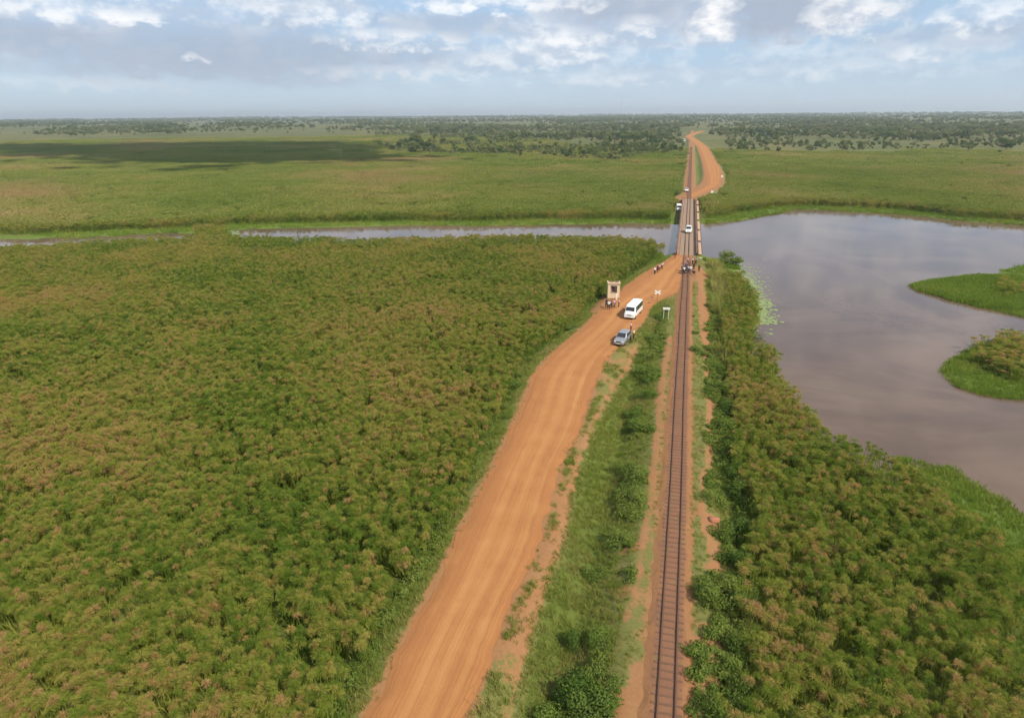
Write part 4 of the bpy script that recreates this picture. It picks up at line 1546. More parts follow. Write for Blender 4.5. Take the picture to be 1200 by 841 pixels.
def minibus(loc, rz, label, body='white', L=6.2, Wd=1.98, H=2.35, lower=None):
    o = empty('minibus', loc, rz)
    tag(o, label, 'minibus')
    h = Wd / 2

    def sec(top, hw, shoulder):
        return [(hw * .95, .35), (hw, .55), (hw, shoulder), (hw * .9, top - .12), (hw * .78, top), (0.02, top + .03)]
    rows = [(L, sec(H - .12, h * .93, 1.2)), (L - .12, sec(H - .02, h, 1.25)), (L * .5, sec(H, h, 1.25)), (1.35, sec(H - .02, h, 1.25)), (.85, sec(H - .22, h * .99, 1.2)),
            (.42, sec(1.38, h * .97, 1.05)), (.10, sec(1.12, h * .95, .92)), (0, sec(.92, h * .9, .8))]
    loft(rows).build('body', body, o, True, .03, 2)
    # windscreen on the sloping front
    gw = MB()
    gw.add([(-h * .80, .425, 1.46), (h * .80, .425, 1.46), (h * .73, .775, H - .285), (-h * .73, .775, H - .285), (-h * .80, .50, 1.42), (h * .80, .50, 1.42), (h * .73, .85, H - .325), (-h * .73, .85, H - .325)],
           [(0, 1, 2, 3), (7, 6, 5, 4), (0, 4, 5, 1), (1, 5, 6, 2), (2, 6, 7, 3), (3, 7, 4, 0)])
    gw.build('windscreen', 'glass', o)
    for s in (-1, 1):
        for y0, y1 in ((1.05, 1.9), (2.0, 3.2), (3.3, 4.5), (4.6, 5.8)):
            y1 = min(y1, L - .25)
            xa, xb = s * (h + .012), s * (h * .915 + .012)
            w = MB().add([(xa, y0, 1.3), (xa, y1, 1.3), (xb, y1, H - .2), (xb, y0, H - .2), (xa - s * .05, y0, 1.3), (xa - s * .05, y1, 1.3), (xb - s * .05, y1, H - .2), (xb - s * .05, y0, H - .2)],
                         [(0, 1, 2, 3), (7, 6, 5, 4), (0, 4, 5, 1), (1, 5, 6, 2), (2, 6, 7, 3), (3, 7, 4, 0)])
            w.build('window', 'glass', o)
        wheel(o, s * (h - .12), .95, .35, .22)
        wheel(o, s * (h - .12), L - 1.35, .35, .22)
        MB().box(s * h * .62 - .16, s * h * .62 + .16, -.02, .06, .72, .88).build('headlight', 'lamp', o, bevel=.02)
        MB().box(s * h * .8 - .08, s * h * .8 + .08, L - .03, L + .02, .9, 1.2).build('tail_lamp', 'red_lamp', o)
        m = MB().box(s * (h + .04), s * (h + .2), .62, .68, 1.35, 1.62)
        m.bar((s * (h - .05), .7, 1.4), (s * (h + .06), .65, 1.45), .015)
        m.build('mirror', 'black', o)
    MB().box(-h * .9, h * .9, -.06, .05, .36, .6).build('bumper', lower or body, o, bevel=.03)
    MB().box(-h * .35, h * .35, -.02, .05, .73, .86).build('grille', 'black', o)
    MB().box(-.26, .26, -.075, -.062, .42, .54).build('number_plate', 'plate', o)
    MB().box(-h * .72, h * .72, L - .07, L + .012, 1.35, H - .35).build('rear_window', 'glass', o)
    return o


def car(loc, rz, label, body, L=4.6, Wd=1.78, H=1.68, suv=True, cat='car'):
    o = empty('car', loc, rz)
    tag(o, label, cat)
    h = Wd / 2
    bt = .98 if suv else .86

    def lo(top, hw):
        return [(hw * .92, .28), (hw, .42), (hw, top - .18), (hw * .93, top - .02), (hw * .6, top), (.02, top + .02)]
    rows = [(L, lo(bt - .1, h * .9)), (L - .15, lo(bt + .02, h * .97)), (L * .6, lo(bt + .03, h)), (1.35, lo(bt + .02, h)), (.9, lo(bt - .02, h * .99)), (.3, lo(bt - .12, h * .96)), (.06, lo(bt - .24, h * .9)), (0, lo(bt - .32, h * .84))]
    loft(rows).build('body', body, o, True, .025, 2)
    # cabin
    y0, y1, y2, y3 = (1.25, 1.95, L - .75, L - .12) if suv else (1.35, 2.1, L - 1.35, L - .7)

    def cab(top, hw):
        return [(hw, bt - .05), (hw, bt + .02), (hw * .95, bt + (top - bt) * .5), (hw * .86, top - .06), (hw * .72, top), (.02, top + .02)]
    hw = h * .95
    loft([(y3, cab(bt + .06, hw * .94)), (y2 + (.3 if suv else .05), cab(H - .03, hw * .97)), ((y1 + y2) / 2, cab(H, hw)), (y1, cab(H - .02, hw)), (y0, cab(bt + .05, hw * .96))]).build('cabin', body, o, True, .02, 2)
    ws = MB().add([(-hw * .84, y0 + .03, bt + .12), (hw * .84, y0 + .03, bt + .12), (hw * .70, y1 - .08, H - .03), (-hw * .70, y1 - .08, H - .03),
                   (-hw * .84, y0 + .12, bt + .05), (hw * .84, y0 + .12, bt + .05), (hw * .70, y1 + .02, H - .08), (-hw * .70, y1 + .02, H - .08)],
                  [(0, 1, 2, 3), (7, 6, 5, 4), (0, 4, 5, 1), (1, 5, 6, 2), (2, 6, 7, 3), (3, 7, 4, 0)])
    ws.build('windscreen', 'glass', o)
    yr = y2 + (.3 if suv else .05)
    rw = MB().add([(-hw * .8, y3 + .02, bt + .12), (hw * .8, y3 + .02, bt + .12), (hw * .68, yr + .03, H - .09), (-hw * .68, yr + .03, H - .09),
                   (-hw * .8, y3 - .08, bt + .08), (hw * .8, y3 - .08, bt + .08), (hw * .68, yr - .06, H - .12), (-hw * .68, yr - .06, H - .12)],
                  [(3, 2, 1, 0), (4, 5, 6, 7), (0, 4, 5, 1), (1, 5, 6, 2), (2, 6, 7, 3), (3, 7, 4, 0)])
    rw.build('rear_window', 'glass', o)
    for s in (-1, 1):
        ym = (y1 + y2) / 2
        for a0, a1 in ((y1 - .12, ym - .06), (ym + .06, y2 + .1)):
            xa, xb = s * (hw + .008), s * (hw * .875 + .012)
            MB().add([(xa, a0 - .12 if a0 < ym else a0, bt + .1), (xa, a1, bt + .1), (xb, a1, H - .1), (xb, a0 + .12 if a0 < ym else a0, H - .1),
                      (xa - s * .05, a0, bt + .1), (xa - s * .05, a1, bt + .1), (xb - s * .05, a1, H - .1), (xb - s * .05, a0 + .1, H - .1)],
                     [(0, 1, 2, 3), (7, 6, 5, 4), (0, 4, 5, 1), (1, 5, 6, 2), (2, 6, 7, 3), (3, 7, 4, 0)]).build('window', 'glass', o)
        wheel(o, s * (h - .1), .85, .34, .21)
        wheel(o, s * (h - .1), L - .85, .34, .21)
        MB().box(s * h * .68 - .16, s * h * .68 + .16, .0, .12, bt - .36, bt - .2).build('headlight', 'lamp', o, bevel=.03)
        MB().box(s * h * .8 - .09, s * h * .8 + .09, L - .05, L + .01, bt - .3, bt - .05).build('tail_lamp', 'red_lamp', o)
        MB().box(s * (h + .02), s * (h + .17), y0 + .15, y0 + .22, bt + .1, bt + .24).build('mirror', body, o, bevel=.02)
    MB().box(-h * .82, h * .82, -.05, .06, .3, .52).build('bumper', body, o, bevel=.03)
    MB().box(-h * .42, h * .42, -.012, .08, bt - .38, bt - .24).build('grille', 'black', o)
    MB().box(-.26, .26, -.064, -.052, .36, .47).build('number_plate', 'plate', o)
    return o


def heading(front, rear):
    """z rotation that points local +Y from front to rear"""
    d = Vector(rear) - Vector(front)
    return math.atan2(-d.x, d.y)


ZR = -0.09
f_, r_ = G(737, 374.5, ZR), G(750.5, 346.5, 2.3)
minibus(f_, heading(f_, r_), 'white minibus parked on the dirt road before the crossing', 'white', 6.0)
f_, r_ = G(724.5, 405.5, ZR), G(734.5, 384.5, 1.6)
car(f_, heading(f_, r_), 'silver grey estate car parked at the road edge nearest the camera', 'silver', 4.5, 1.74, 1.62)
f_ = G(806.5, 273.5, 0.02)
car((f_.x, f_.y, .02), R(-1), 'white car driving over the bridge towards the camera', 'white', 4.7, 1.85, 1.8)
f_ = G(804.5, 224.5, 0)
car((f_.x, f_.y, .0), R(3), 'small white car waiting beyond the far bridge end', 'white', 4.3, 1.7, 1.5, False)
f_ = G(796, 244, -.4)
minibus((f_.x, f_.y, float(ground_z(np.array([[f_.x, f_.y]]))[0]) - .02), R(4), 'white boxy van standing left of the far bridge end', 'white', 5.0, 2.0, 2.5, 'pale_blue')
f_ = G(803, 160.3, 4)
f_.z = float(ground_z(np.array([[f_.x, f_.y]]))[0])
minibus(f_, R(20), 'white vehicle far off at the last bend of the road', 'white', 6.5, 2.3, 3.0)


def motorcycle(loc, rz, label):
    o = empty('motorcycle', loc, rz)
    tag(o, label, 'motorcycle')
    for y in (0, 1.28):
        t = bpy.data.objects.new('wheel', None)
        bm = bmesh.new()
        V, F = [], []
        n, k, r, rr = 20, 6, .26, .05
        for i in range(n):
            a = 6.283 * i / n
            for j in range(k):
                b = 6.283 * j / k
                V.append((rr * math.sin(b), (r + rr * math.cos(b)) * math.cos(a), (r + rr * math.cos(b)) * math.sin(a)))
        for i in range(n):
            for j in range(k):
                F.append((i * k + j, i * k + (j + 1) % k, ((i + 1) % n) * k + (j + 1) % k, ((i + 1) % n) * k + j))
        me = pydata('wheel', V, F, True)
        t = link('wheel', me, o, 'tyre')
        t.location = (0, y, .31)
        sp = MB().disc((0, 0, 0), (1, 0, 0), .05, .16, 8)
        for i in range(6):
            a = 6.283 * i / 6
            sp.bar((0, 0, 0), (0, .25 * math.cos(a), .25 * math.sin(a)), .008, n=4)
        sp.build('rim', 'rim', t)
    MB().add([(-.12, .42, .78), (.12, .42, .78), (.12, .8, .72), (-.12, .8, .72), (-.08, .40, .95), (.08, .40, .95), (.06, .82, .84), (-.06, .82, .84)],
             [(0, 3, 2, 1), (4, 5, 6, 7), (0, 1, 5, 4), (1, 2, 6, 5), (2, 3, 7, 6), (3, 0, 4, 7)]).build('fuel_tank', 'red_paint', o, True, .03)
    MB().box(-.13, .13, .8, 1.5, .74, .84).build('seat', 'black', o, True, .04)
    MB().box(-.14, .14, .45, .85, .28, .62).build('engine', 'black', o, bevel=.04)
    b = MB()
    for s in (-1, 1):
        b.bar((s * .07, 0, .31), (s * .07, .28, .98), .022)
        b.bar((s * .06, 1.28, .31), (s * .06, .8, .42), .02)
        b.bar((s * .07, 1.28, .33), (s * .09, 1.2, .74), .02)
    b.bar((0, .3, .9), (0, .5, .5), .03)
    b.bar((0, .3, .85), (0, 1.3, .72), .03)
    b.build('frame', 'black', o)
    MB().bar((-.36, .34, 1.04), (.36, .34, 1.04), .018).bar((-.36, .34, 1.04), (-.4, .42, 1.02), .022).bar((.36, .34, 1.04), (.4, .42, 1.02), .022).build('handlebar', 'black', o)
    MB().disc((0, .16, .9), (0, 1, 0), .09, .1, 12).build('headlight', 'lamp', o)
    MB().bar((.13, .7, .3), (.13, 1.5, .36), .04, .05, 8).build('exhaust', 'rim', o)
    b = MB()
    for i in range(5):
        a0, a1 = R(20 + 28 * i), R(20 + 28 * (i + 1))
        b.box(-.06, .06, -.02, .02, 0, .001) if False else None
        b.add([(-.06, .35 * math.cos(a0), .31 + .35 * math.sin(a0)), (.06, .35 * math.cos(a0), .31 + .35 * math.sin(a0)), (.06, .35 * math.cos(a1), .31 + .35 * math.sin(a1)), (-.06, .35 * math.cos(a1), .31 + .35 * math.sin(a1))], [(0, 1, 2, 3)])
    b.build('mudguard', 'red_paint', o)
    return o


# ------------------------------------------------------------------ people
def person_meshes(pose):
    """one skinned body for a pose; shirt, trousers and hair are shells taken from its surface"""
    J = {'pelvis': (0, 0, .95), 'belly': (0, .0, 1.1), 'chest': (0, 0, 1.32), 'neck': (0, -.01, 1.49), 'skull': (0, -.02, 1.58), 'crown': (0, -.015, 1.70)}
    rad = {'pelvis': (.15, .11), 'belly': (.135, .10), 'chest': (.165, .11), 'neck': (.055, .055), 'skull': (.078, .092), 'crown': (.062, .075)}
    E = [('pelvis', 'belly'), ('belly', 'chest'), ('chest', 'neck'), ('neck', 'skull'), ('skull', 'crown')]
    hands = []
    for s, side in ((-1, 'l'), (1, 'r')):
        if pose == 'sit':
            leg = [(s * .10, -.02, .88), (s * .20, -.40, .80), (s * .20, -.32, .40), (s * .20, -.32, .09), (s * .20, -.47, .05)]
        elif pose == 'step':
            dy = -.20 * s
            leg = [(s * .10, 0, .90), (s * .11, dy * .7 - .03, .50), (s * .11, dy * .8 + .05, .28), (s * .11, dy + .04, .09), (s * .12, dy - .12, .04)]
        else:
            leg = [(s * .10, 0, .90), (s * .12, -.015, .50), (s * .125, .02, .28), (s * .13, .03, .09), (s * .15, -.13, .04)]
        if pose == 'hip' and s > 0:
            arm = [(s * .20, 0, 1.41), (s * .40, .06, 1.16), (s * .21, -.04, 1.00), (s * .17, -.07, .98)]
        elif pose == 'sit' or (pose == 'point' and s > 0):
            arm = [(s * .20, 0, 1.41), (s * .26, -.12, 1.16), (s * .25, -.36, 1.10), (s * .24, -.43, 1.09)]
        else:
            arm = [(s * .20, 0, 1.41), (s * .26, .02, 1.14), (s * .27, -.05, .88), (s * .27, -.07, .80)]
        for k, nm in enumerate(('hip', 'knee', 'calf', 'ankle', 'toe')):
            J[nm + side] = leg[k]
        for k, nm in enumerate(('shoulder', 'elbow', 'wrist', 'palm')):
            J[nm + side] = arm[k]
        rad.update({'hip' + side: (.095, .10), 'knee' + side: (.06, .062), 'calf' + side: (.058, .06), 'ankle' + side: (.04, .045), 'toe' + side: (.045, .035),
                    'shoulder' + side: (.065, .065), 'elbow' + side: (.043, .043), 'wrist' + side: (.028, .03), 'palm' + side: (.022, .038)})
        E += [('pelvis', 'hip' + side), ('hip' + side, 'knee' + side), ('knee' + side, 'calf' + side), ('calf' + side, 'ankle' + side), ('ankle' + side, 'toe' + side),
              ('chest', 'shoulder' + side), ('shoulder' + side, 'elbow' + side), ('elbow' + side, 'wrist' + side), ('wrist' + side, 'palm' + side)]
        # four fingers and a thumb, unequal, slightly curled
        w_, p_ = Vector(arm[2]), Vector(arm[3])
        d = (p_ - w_).normalized()
        sdv = d.cross(Vector((1, 0, 0)) if abs(d.z) > .5 else Vector((0, 0, 1))).normalized()
        inn = Vector((-s, 0, 0)) if abs(d.z) > .5 else Vector((0, 0, -1))
        for q in range(4):
            a = 'f%d%s' % (q, side)
            L = (.062, .074, .070, .054)[q]
            J[a + 'a'] = p_ + d * .03 + sdv * (q - 1.5) * .021
            J[a + 'b'] = p_ + d * (.03 + L * .6) + sdv * (q - 1.5) * .023 + inn * .008
            J[a + 'c'] = p_ + d * (.03 + L) + sdv * (q - 1.5) * .023 + inn * .026
            for e in 'abc':
                rad[a + e] = (.009, .009)
            E += [('palm' + side, a + 'a'), (a + 'a', a + 'b'), (a + 'b', a + 'c')]
        a = 'th' + side
        J[a + 'a'] = p_ - d * .01 - sdv * .045
        J[a + 'b'] = p_ + d * .03 - sdv * .062 + inn * .012
        rad[a + 'a'] = rad[a + 'b'] = (.010, .010)
        E += [('palm' + side, a + 'a'), (a + 'a', a + 'b')]
    names = list(J)
    me = bpy.data.meshes.new('body_skeleton')
    me.from_pydata([tuple(J[k]) for k in names], [(names.index(a), names.index(b)) for a, b in E], [])
    o = bpy.data.objects.new('body_skeleton', me)
    COL.objects.link(o)
    md = o.modifiers.new('skin', 'SKIN')
    md.use_smooth_shade = True
    for i, k in enumerate(names):
        me.skin_vertices[0].data[i].radius = rad[k]
    me.skin_vertices[0].data[names.index('pelvis')].use_root = True
    o.modifiers.new('sub', 'SUBSURF').levels = 1
    dg = bpy.context.evaluated_depsgraph_get()
    ev = bpy.data.meshes.new_from_object(o.evaluated_get(dg))
    bpy.data.objects.remove(o)
    ev.materials.clear()
    # facial features pushed out of the head surface
    bm = bmesh.new()
    bm.from_mesh(ev)
    for (c, r_) in (((0, -.115, 1.60), .018), ((-.03, -.10, 1.625), .011), ((.03, -.10, 1.625), .011), ((0, -.10, 1.555), .016), ((-.085, 0, 1.61), .022), ((.085, 0, 1.61), .022)):
        bmesh.ops.create_icosphere(bm, subdivisions=1, radius=r_, matrix=Matrix.Translation(c))
    bm.to_mesh(ev)
    bm.free()
    ev.polygons.foreach_set('use_smooth', [True] * len(ev.polygons))

    def shell(test, push, nm):
        bm = bmesh.new()
        bm.from_mesh(ev)
        bm.normal_update()
        kill = [f for f in bm.faces if not test(f.calc_center_median())]
        bmesh.ops.delete(bm, geom=kill, context='FACES')
        for v in bm.verts:
            v.co += v.normal * push
        m2 = bpy.data.meshes.new(nm)
        bm.to_mesh(m2)
        bm.free()
        m2.polygons.foreach_set('use_smooth', [True] * len(m2.polygons))
        return m2
    sit = pose == 'sit'
    shirt = shell(lambda c: .97 < c.z < 1.47 and not (abs(c.x) > .22 and c.z < 1.18) and not (c.y < -.22), .014, 'shirt')
    trousers = shell(lambda c: (.12 < c.z < .99) and abs(c.x) < (.32 if sit else .225) and not (c.z > .78 and abs(c.x) > .20 and not sit) and not (sit and c.z > .93 and c.y < -.2), .016, 'trousers')
    hair = shell(lambda c: c.z > 1.60 and abs(c.x) < .12 and c.y > -.095 + max(0, 1.68 - c.z) * 1.2, .008, 'hair')
    return ev, shirt, trousers, hair


POSES = {k: person_meshes(k) for k in ('stand', 'hip', 'point', 'step', 'sit')}


def person(px, py, face, pose, shirt, trousers, label, group=None, z=ZR, at=None, s=1.0):
    c = G(px, py, z) if at is None else Vector(at)
    o = empty('person', c, R(face))
    o.scale = (s, s, s)
    ev, sh, tr, ha = POSES[pose]
    for nm, me, m in (('body', ev, 'skin'), ('shirt', sh, shirt), ('trousers', tr, trousers), ('hair', ha, 'hair')):
        k = bpy.data.objects.new(nm, me)
        if not me.materials:
            me.materials.append(M['skin'])
        COL.objects.link(k)
        k.parent = o
        k.material_slots[0].link = 'OBJECT'
        k.material_slots[0].material = M[m]
    tag(o, label, 'person', group)
    return o


# by the guard hut
person(710.6, 360.5, 200, 'stand', 'sh_dark', 'tr_dark', 'person in dark clothes at the outer end of the hut group')
person(713.3, 362.5, 20, 'step', 'sh_white', 'tr_dark', 'person in a white shirt in front of the guard hut')
person(716.5, 361.0, -30, 'hip', 'sh_mauve', 'tr_brown', 'person in a mauve shirt in the middle of the hut group')
person(719.8, 360.5, 60, 'stand', 'sh_pink', 'tr_grey', 'person in a dull pink shirt beside the mauve shirt by the hut', s=.97)
person(725.0, 360.0, 100, 'hip', 'sh_pink', 'tr_dark', 'person in a pink shirt and dark trousers standing apart between hut and minibus')
# group at the left road edge towards the bridge
person(767.2, 321.5, 40, 'stand', 'sh_white', 'tr_dark', 'person in a white top leading the row at the left road edge')
person(770.2, 319.8, 150, 'step', 'sh_maroon', 'tr_dark', 'person in a maroon top in the row at the left road edge')
person(772.6, 317.5, 30, 'stand', 'sh_pink', 'tr_brown', 'person in a pink top in the row at the left road edge', s=.96)
person(775.6, 315.5, -20, 'hip', 'sh_white', 'tr_dark', 'person in a white shirt at the bridge end of the road edge row')
# crowd on the crossing
c = G(797.5, 320.5, ZR)
motorcycle((c.x - .1, c.y, .0), R(-84), 'dark motorcycle standing across the left rail at the crossing')
c = G(811.5, 321, ZR)
motorcycle((c.x, c.y, .0), R(200), 'dark motorcycle standing right of the rails at the crossing')
person(0, 0, -84, 'sit', 'sh_dark', 'tr_dark', 'rider in dark clothes sitting on the motorcycle across the left rail', at=(G(797.5, 320.5, ZR).x + .85, G(797.5, 320.5, ZR).y + .1, -.02))
person(801.3, 320.8, 10, 'stand', 'sh_white', 'tr_dark', 'person in a white shirt beside the motorcycle on the left rail', z=.0)
person(804.0, 314.5, 170, 'stand', 'sh_mauve', 'tr_dark', 'person in a mauve top at the back of the crossing crowd', z=.0)
person(806.4, 319.6, -10, 'step', 'sh_white', 'tr_dark', 'person in a white shirt in the middle of the crossing crowd', z=.0)
person(809.0, 320.0, 30, 'hip', 'sh_white', 'tr_grey', 'person in a white shirt closest to the right motorcycle', z=.0)
person(808.2, 313.8, 90, 'stand', 'sh_maroon', 'tr_brown', 'person in a maroon top behind the white shirts on the crossing', z=.0)
person(803.6, 318.2, -60, 'point', 'sh_blue', 'tr_dark', 'person in a dark blue top among the white shirts on the crossing', z=.0)
person(815.2, 309.8, -40, 'stand', 'sh_pink', 'tr_dark', 'person in a bright pink top beside the red barrier post')
person(818.9, 318.5, 190, 'step', 'sh_brown', 'tr_brown', 'person in dark brown clothes alone right of the track')
person(811.3, 310.0, 120, 'stand', 'sh_white', 'tr_dark', 'person in a white shirt behind the crowd beside the red barrier post', z=.0)
person(798.6, 317.0, -100, 'hip', 'sh_mauve', 'tr_brown', 'person in a mauve top behind the motorcycle on the left rail', z=.0)
person(812.6, 316.4, 200, 'stand', 'sh_dark', 'tr_dark', 'person in dark clothes behind the right motorcycle', z=.0)
person(805.6, 309.5, 60, 'step', 'sh_pink', 'tr_grey', 'person in a pink top walking from the bridge between the rails', z=.0)
# by the silver car
person(742.4, 397.0, 70, 'hip', 'sh_cream', 'tr_brown', 'person in a cream top at the door of the silver car')
person(738.6, 403.5, 110, 'step', 'sh_brown', 'tr_brown', 'person in brown clothes beside the bonnet of the silver car', s=.95)
person(739.2, 388.3, 80, 'stand', 'sh_pink', 'tr_dark', 'person in a pink top behind the silver car')


# ------------------------------------------------------------------ hut, signs, posts
def build_hut():
    c = G(718.5, 347.5, -.15)
    o = empty('guard_hut', (c.x, c.y, -.25), R(10))
    tag(o, 'small pale brick guard hut with a dark window at the roadside', 'hut')
    w, d, h = 1.15, .95, 2.85
    f = MB().box(-w, -.62, -d, -d + .18, 0, h).box(.62, w, -d, -d + .18, 0, h - .15).box(-.62, .62, -d, -d + .18, 0, 1.1).box(-.62, .62, -d, -d + .18, 2.55, h - .1)
    f.build('front_wall', 'hut_wall', o)
    for s in (-1, 1):
        MB().box(s * (w - .09) - .09, s * (w - .09) + .09, -d + .182, d - .182, 0, h - .002).build('side_wall', 'hut_wall', o)
    MB().box(-w, w, d - .18, d, 0, h).build('back_wall', 'hut_wall', o)
    MB().box(-.7, .7, -d - .07, -d + .1, 1.105, 1.17).build('window_sill', 'concrete', o)
    MB().box(-w + .2, w - .2, -d + .45, d - .2, .02, 2.75).build('inner_wall', 'inner_plaster', o)
    MB().box(-.32, .18, -d + .42, -d + .48, 1.25, 2.15).build('dark_opening', 'dark_room', o)  # near-black slab: the shade inside an opening, painted as colour
    # roof edge beam and the broken, stained slab inside it
    rf = MB().box(-w - .1, w + .1, -d - .1, d + .1, h + .003, h + .1).build('roof', 'hut_roof', o, bevel=.02)
    e = MB().box(-w - .08, w + .08, -d - .08, -d + .1, h + .103, h + .26).box(-w - .08, -w + .1, -d + .103, d + .08, h + .103, h + .24).box(w - .1, w + .08, -d + .103, d + .08, h + .103, h + .22)
    e.build('parapet', 'hut_wall', rf)
    for k in range(7):
        x, y = random.uniform(-.8, .8), random.uniform(-.6, .75)
        b = MB().box(x - .16, x + .16, y - .09, y + .09, h + .103, h + .2)
        b.build('loose_brick', 'stone', rf, bevel=.02).rotation_euler = (0, 0, 0)
    return c


build_hut()
c = G(722.4, 351.5, -.15)
b = MB().box(-.14, .14, -.14, .14, -.4, 1.25)
p = b.build('white_post', 'paint', None, bevel=.03)
p.location = (c.x, c.y, -.12)
tag(p, 'short stout white painted post at the hut corner', 'post')
# crossing sign
c = G(770, 353, -.15)
o = empty('crossing_sign', (c.x, c.y, -.2), R(8))
tag(o, 'white crossbuck level crossing sign on a post', 'sign')
MB().bar((0, 0, -.3), (0, 0, 2.2), .05).build('post', 'stone', o)
for s in (-1, 1):
    a = R(32) * s
    ca, sa = math.cos(a), math.sin(a)
    y = -.06 - .025 * (s > 0)
    q = [(-.62, -.15), (.62, -.15), (.62, .15), (-.62, .15)]
    pl = [(x * ca - z * sa, x * sa + z * ca + 1.85) for x, z in q]
    MB().add([(x, y - .01, z) for x, z in pl] + [(x, y + .01, z) for x, z in pl], [(3, 2, 1, 0), (4, 5, 6, 7), (0, 1, 5, 4), (1, 2, 6, 5), (2, 3, 7, 6), (3, 0, 4, 7)]).build('arm', 'paint', o)
# board on two posts
c = G(780, 375, -.35)
o = empty('board_sign', (c.x, c.y, -.5), R(8))
tag(o, 'narrow white board on two slim white posts beside the track', 'sign')
for s in (-1, 1):
    MB().bar((s * .42, 0, -.2), (s * .42, 0, 2.45), .04).build('post', 'paint', o)
MB().box(-.62, .62, -.075, -.045, 2.08, 2.5).build('board', 'paint', o)
# barrier posts at the near bridge end
for px, py, lb in ((813.6, 312, 'dark red barrier post at the right bridge corner'), (791, 303, 'dark red barrier post at the left bridge corner')):
    c = G(px, py, -.1)
    o = empty('barrier_post', (c.x, c.y, -.2))
    tag(o, lb, 'post')
    MB().box(-.1, .1, -.1, .1, -.3, 1.5).build('post', 'red_paint', o, bevel=.02)
    MB().box(-.13, .13, -.13, .13, 1.503, 1.56).build('cap', 'red_paint', o)
# white marker blocks on the far road bend
for k, (px, py, lb) in enumerate([(834.5, 226, 'white marker block at the inner side of the far road bend'), (841, 225.5, 'larger white marker block at the outer side of the far road bend'),
                                  (843.8, 225, 'white marker block at the outermost corner of the far road bend'), (846.2, 208, 'small white marker post further along the far road')]):
    c = G(px, py, -.2)
    z = float(ground_z(np.array([[c.x, c.y]]))[0])
    b = MB().add([(-.7, -.3, -.3), (.7, -.3, -.3), (.7, .3, -.3), (-.7, .3, -.3), (-.6, -.2, 1.2), (.6, -.2, 1.2), (.6, .2, 1.2), (-.6, .2, 1.2)],
                 [(0, 3, 2, 1), (4, 5, 6, 7), (0, 1, 5, 4), (1, 2, 6, 5), (2, 3, 7, 6), (3, 0, 4, 7)])
    o = b.build('marker_block', 'paint', None, bevel=.05)
    o.location = (c.x, c.y, z)
    o.scale = (.8, .8, 1) if k != 1 else (1.2, 1, 1.2)
    tag(o, lb, 'marker', 'markers of the far road bend')


def house(px, py, w, d, h, label, wall='paint', roofm='rim'):
    c = G(px, py, 3)
    z = float(ground_z(np.array([[c.x, c.y]]))[0])
    c = G(px, py, z)
    o = empty('house', (c.x, c.y, z - .1), random.uniform(-.5, .5))
    tag(o, label, 'house')
    MB().box(-w / 2, w / 2, -d / 2, d / 2, 0, h).build('wall', wall, o)
    MB().prism([(-d / 2 - .5, h - .05), (0, h + d * .28), (d / 2 + .5, h - .05), (0, h + d * .2)], -w / 2 - .4, w / 2 + .4).build('roof', roofm, o)
    MB().box(-.5, .5, -d / 2 - .03, -d / 2 + .05, 0, 2.1).build('door', 'dark_room', o)
    for s in (-1, 1):
        MB().box(s * w * .3 - .5, s * w * .3 + .5, -d / 2 - .03, -d / 2 + .05, 1.0, 2.0).build('window', 'glass', o)


house(669, 149.5, 11, 7, 3.2, 'pale house among the far trees left of the railway')
house(763, 150.0, 12, 7, 3.2, 'white house among the far trees closest to the railway')
house(783, 149, 16, 8, 3.0, 'long tan building behind the far trees beside the road end', 'hut_wall')
house(934, 156, 10, 7, 3.0, 'low pale house in the far grassland on the right')

# slim mast on the horizon
c = G(727, 146, 5)
z = float(ground_z(np.array([[c.x, c.y]]))[0])
o = empty('radio_mast', (c.x, c.y, z))
tag(o, 'slim grey radio mast rising over the horizon', 'mast')
mh = 33.8 + np.hypot(c.x, c.y) * (136 - 113) / 800
b = MB()
for k in range(3):
    a = 2.094 * k
    b.bar((1.1 * math.cos(a), 1.1 * math.sin(a), 0), (.35 * math.cos(a), .35 * math.sin(a), mh), .05, .03, 4)
b.build('legs', 'rim', o)
b = MB()
nseg = 26
for i in range(nseg):
    z0, z1 = mh * i / nseg, mh * (i + 1) / nseg
    for k in range(3):
        a, a2 = 2.094 * k, 2.094 * (k + 1)
        r0, r1 = 1.1 - .75 * i / nseg, 1.1 - .75 * (i + 1) / nseg
        b.bar((r0 * math.cos(a), r0 * math.sin(a), z0), (r1 * math.cos(a2), r1 * math.sin(a2), z1), .025, n=3)
b.build('bracing', 'rim', o)

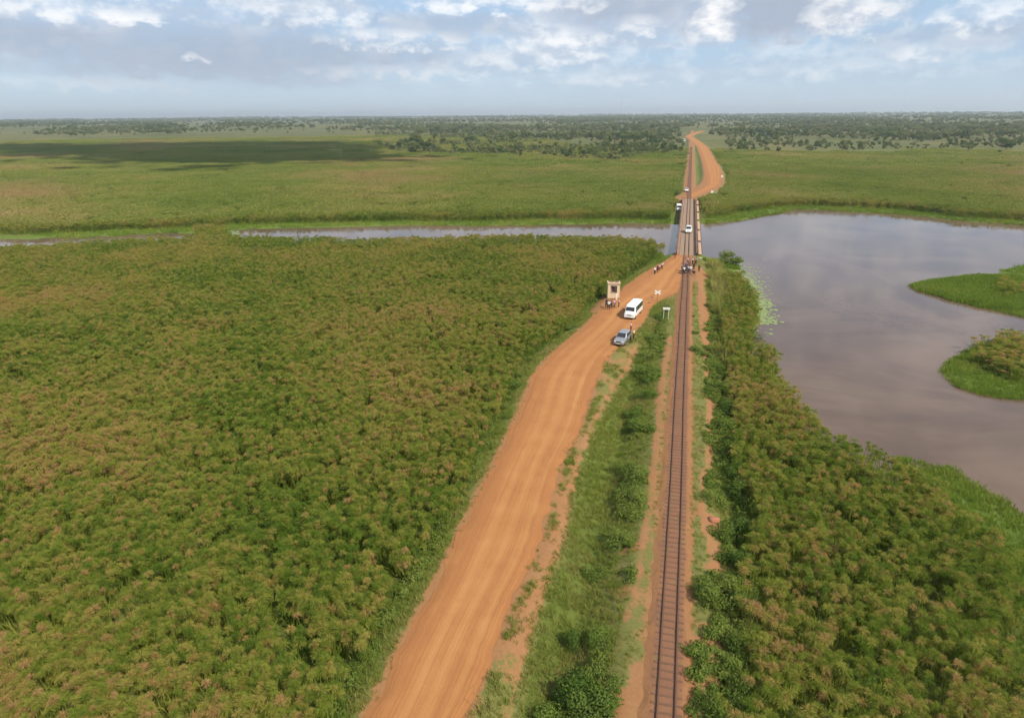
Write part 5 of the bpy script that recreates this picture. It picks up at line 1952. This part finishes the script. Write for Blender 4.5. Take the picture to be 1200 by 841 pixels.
# ------------------------------------------------------------------ the cloud whose shadow lies on the far marsh
def build_cloud():
    reg = xy([G(x, y, 0) for x, y in [(-60, 170), (60, 170), (200, 168), (300, 167), (400, 166.5), (440, 170), (430, 176), (462, 182), (430, 188), (330, 191), (300, 193), (200, 193), (120, 186), (60, 182), (-60, 178)]])
    H = 700.0
    off = SDIR * (H / SDIR.z)
    bm = bmesh.new()
    lo, hi = reg.min(0) - 90, reg.max(0) + 90
    n = 0
    V, F = [], []
    ico = bmesh.new()
    bmesh.ops.create_icosphere(ico, subdivisions=2, radius=1.0)
    iv = np.array([tuple(v.co) for v in ico.verts])
    fi = np.array([[v.index for v in f.verts] for f in ico.faces])
    ico.free()
    tries = 0
    while n < 1000 and tries < 14000:
        tries += 1
        q = rng.uniform(lo, hi)[None]
        s_ = sdf(q, reg)[0]
        if s_ > 90 or rng.random() > smoothstep(np.array([-s_]), -90, 50)[0]:
            continue
        r = rng.uniform(4, 11) if s_ > -15 else rng.uniform(12, 28)
        c = np.array([q[0, 0] + off.x, q[0, 1] + off.y, H + rng.uniform(-4, 26)])
        sc_ = np.array([r, r, r * .55]) * rng.uniform(.8, 1.2, 3)
        vv = iv * (1 + .12 * rng.normal(0, 1, (len(iv), 1)))
        V.append(vv * sc_ + c)
        F.append(fi + n * len(iv))
        n += 1
    me = fast_mesh('cloud', np.concatenate(V), np.concatenate(F))
    me.polygons.foreach_set('use_smooth', [True] * len(me.polygons))
    o = link('cloud', me, None, 'cloud')
    tag(o, 'low white cloud casting the dark shadow band on the left marsh', 'cloud', kind='stuff')


build_cloud()

# ------------------------------------------------------------------ haze
def s_haze():
    m = bpy.data.materials.new('haze')
    m.use_nodes = True
    T = NT(m.node_tree)
    T.n.clear()
    out = T.new('ShaderNodeOutputMaterial')
    v = T.new('ShaderNodeVolumePrincipled')
    v.inputs['Color'].default_value = (0.80, 0.88, 0.95, 1)
    v.inputs['Density'].default_value = 0.00012
    v.inputs['Anisotropy'].default_value = 0.2
    T.l.new(v.outputs[0], out.inputs['Volume'])
    return m


hb = MB().box(-26000, 26000, -5000, 30500, -14, 120).build('haze', s_haze())
tag(hb, 'thin blue haze over the far land', 'haze', kind='stuff')
bpy.context.view_layer.update()
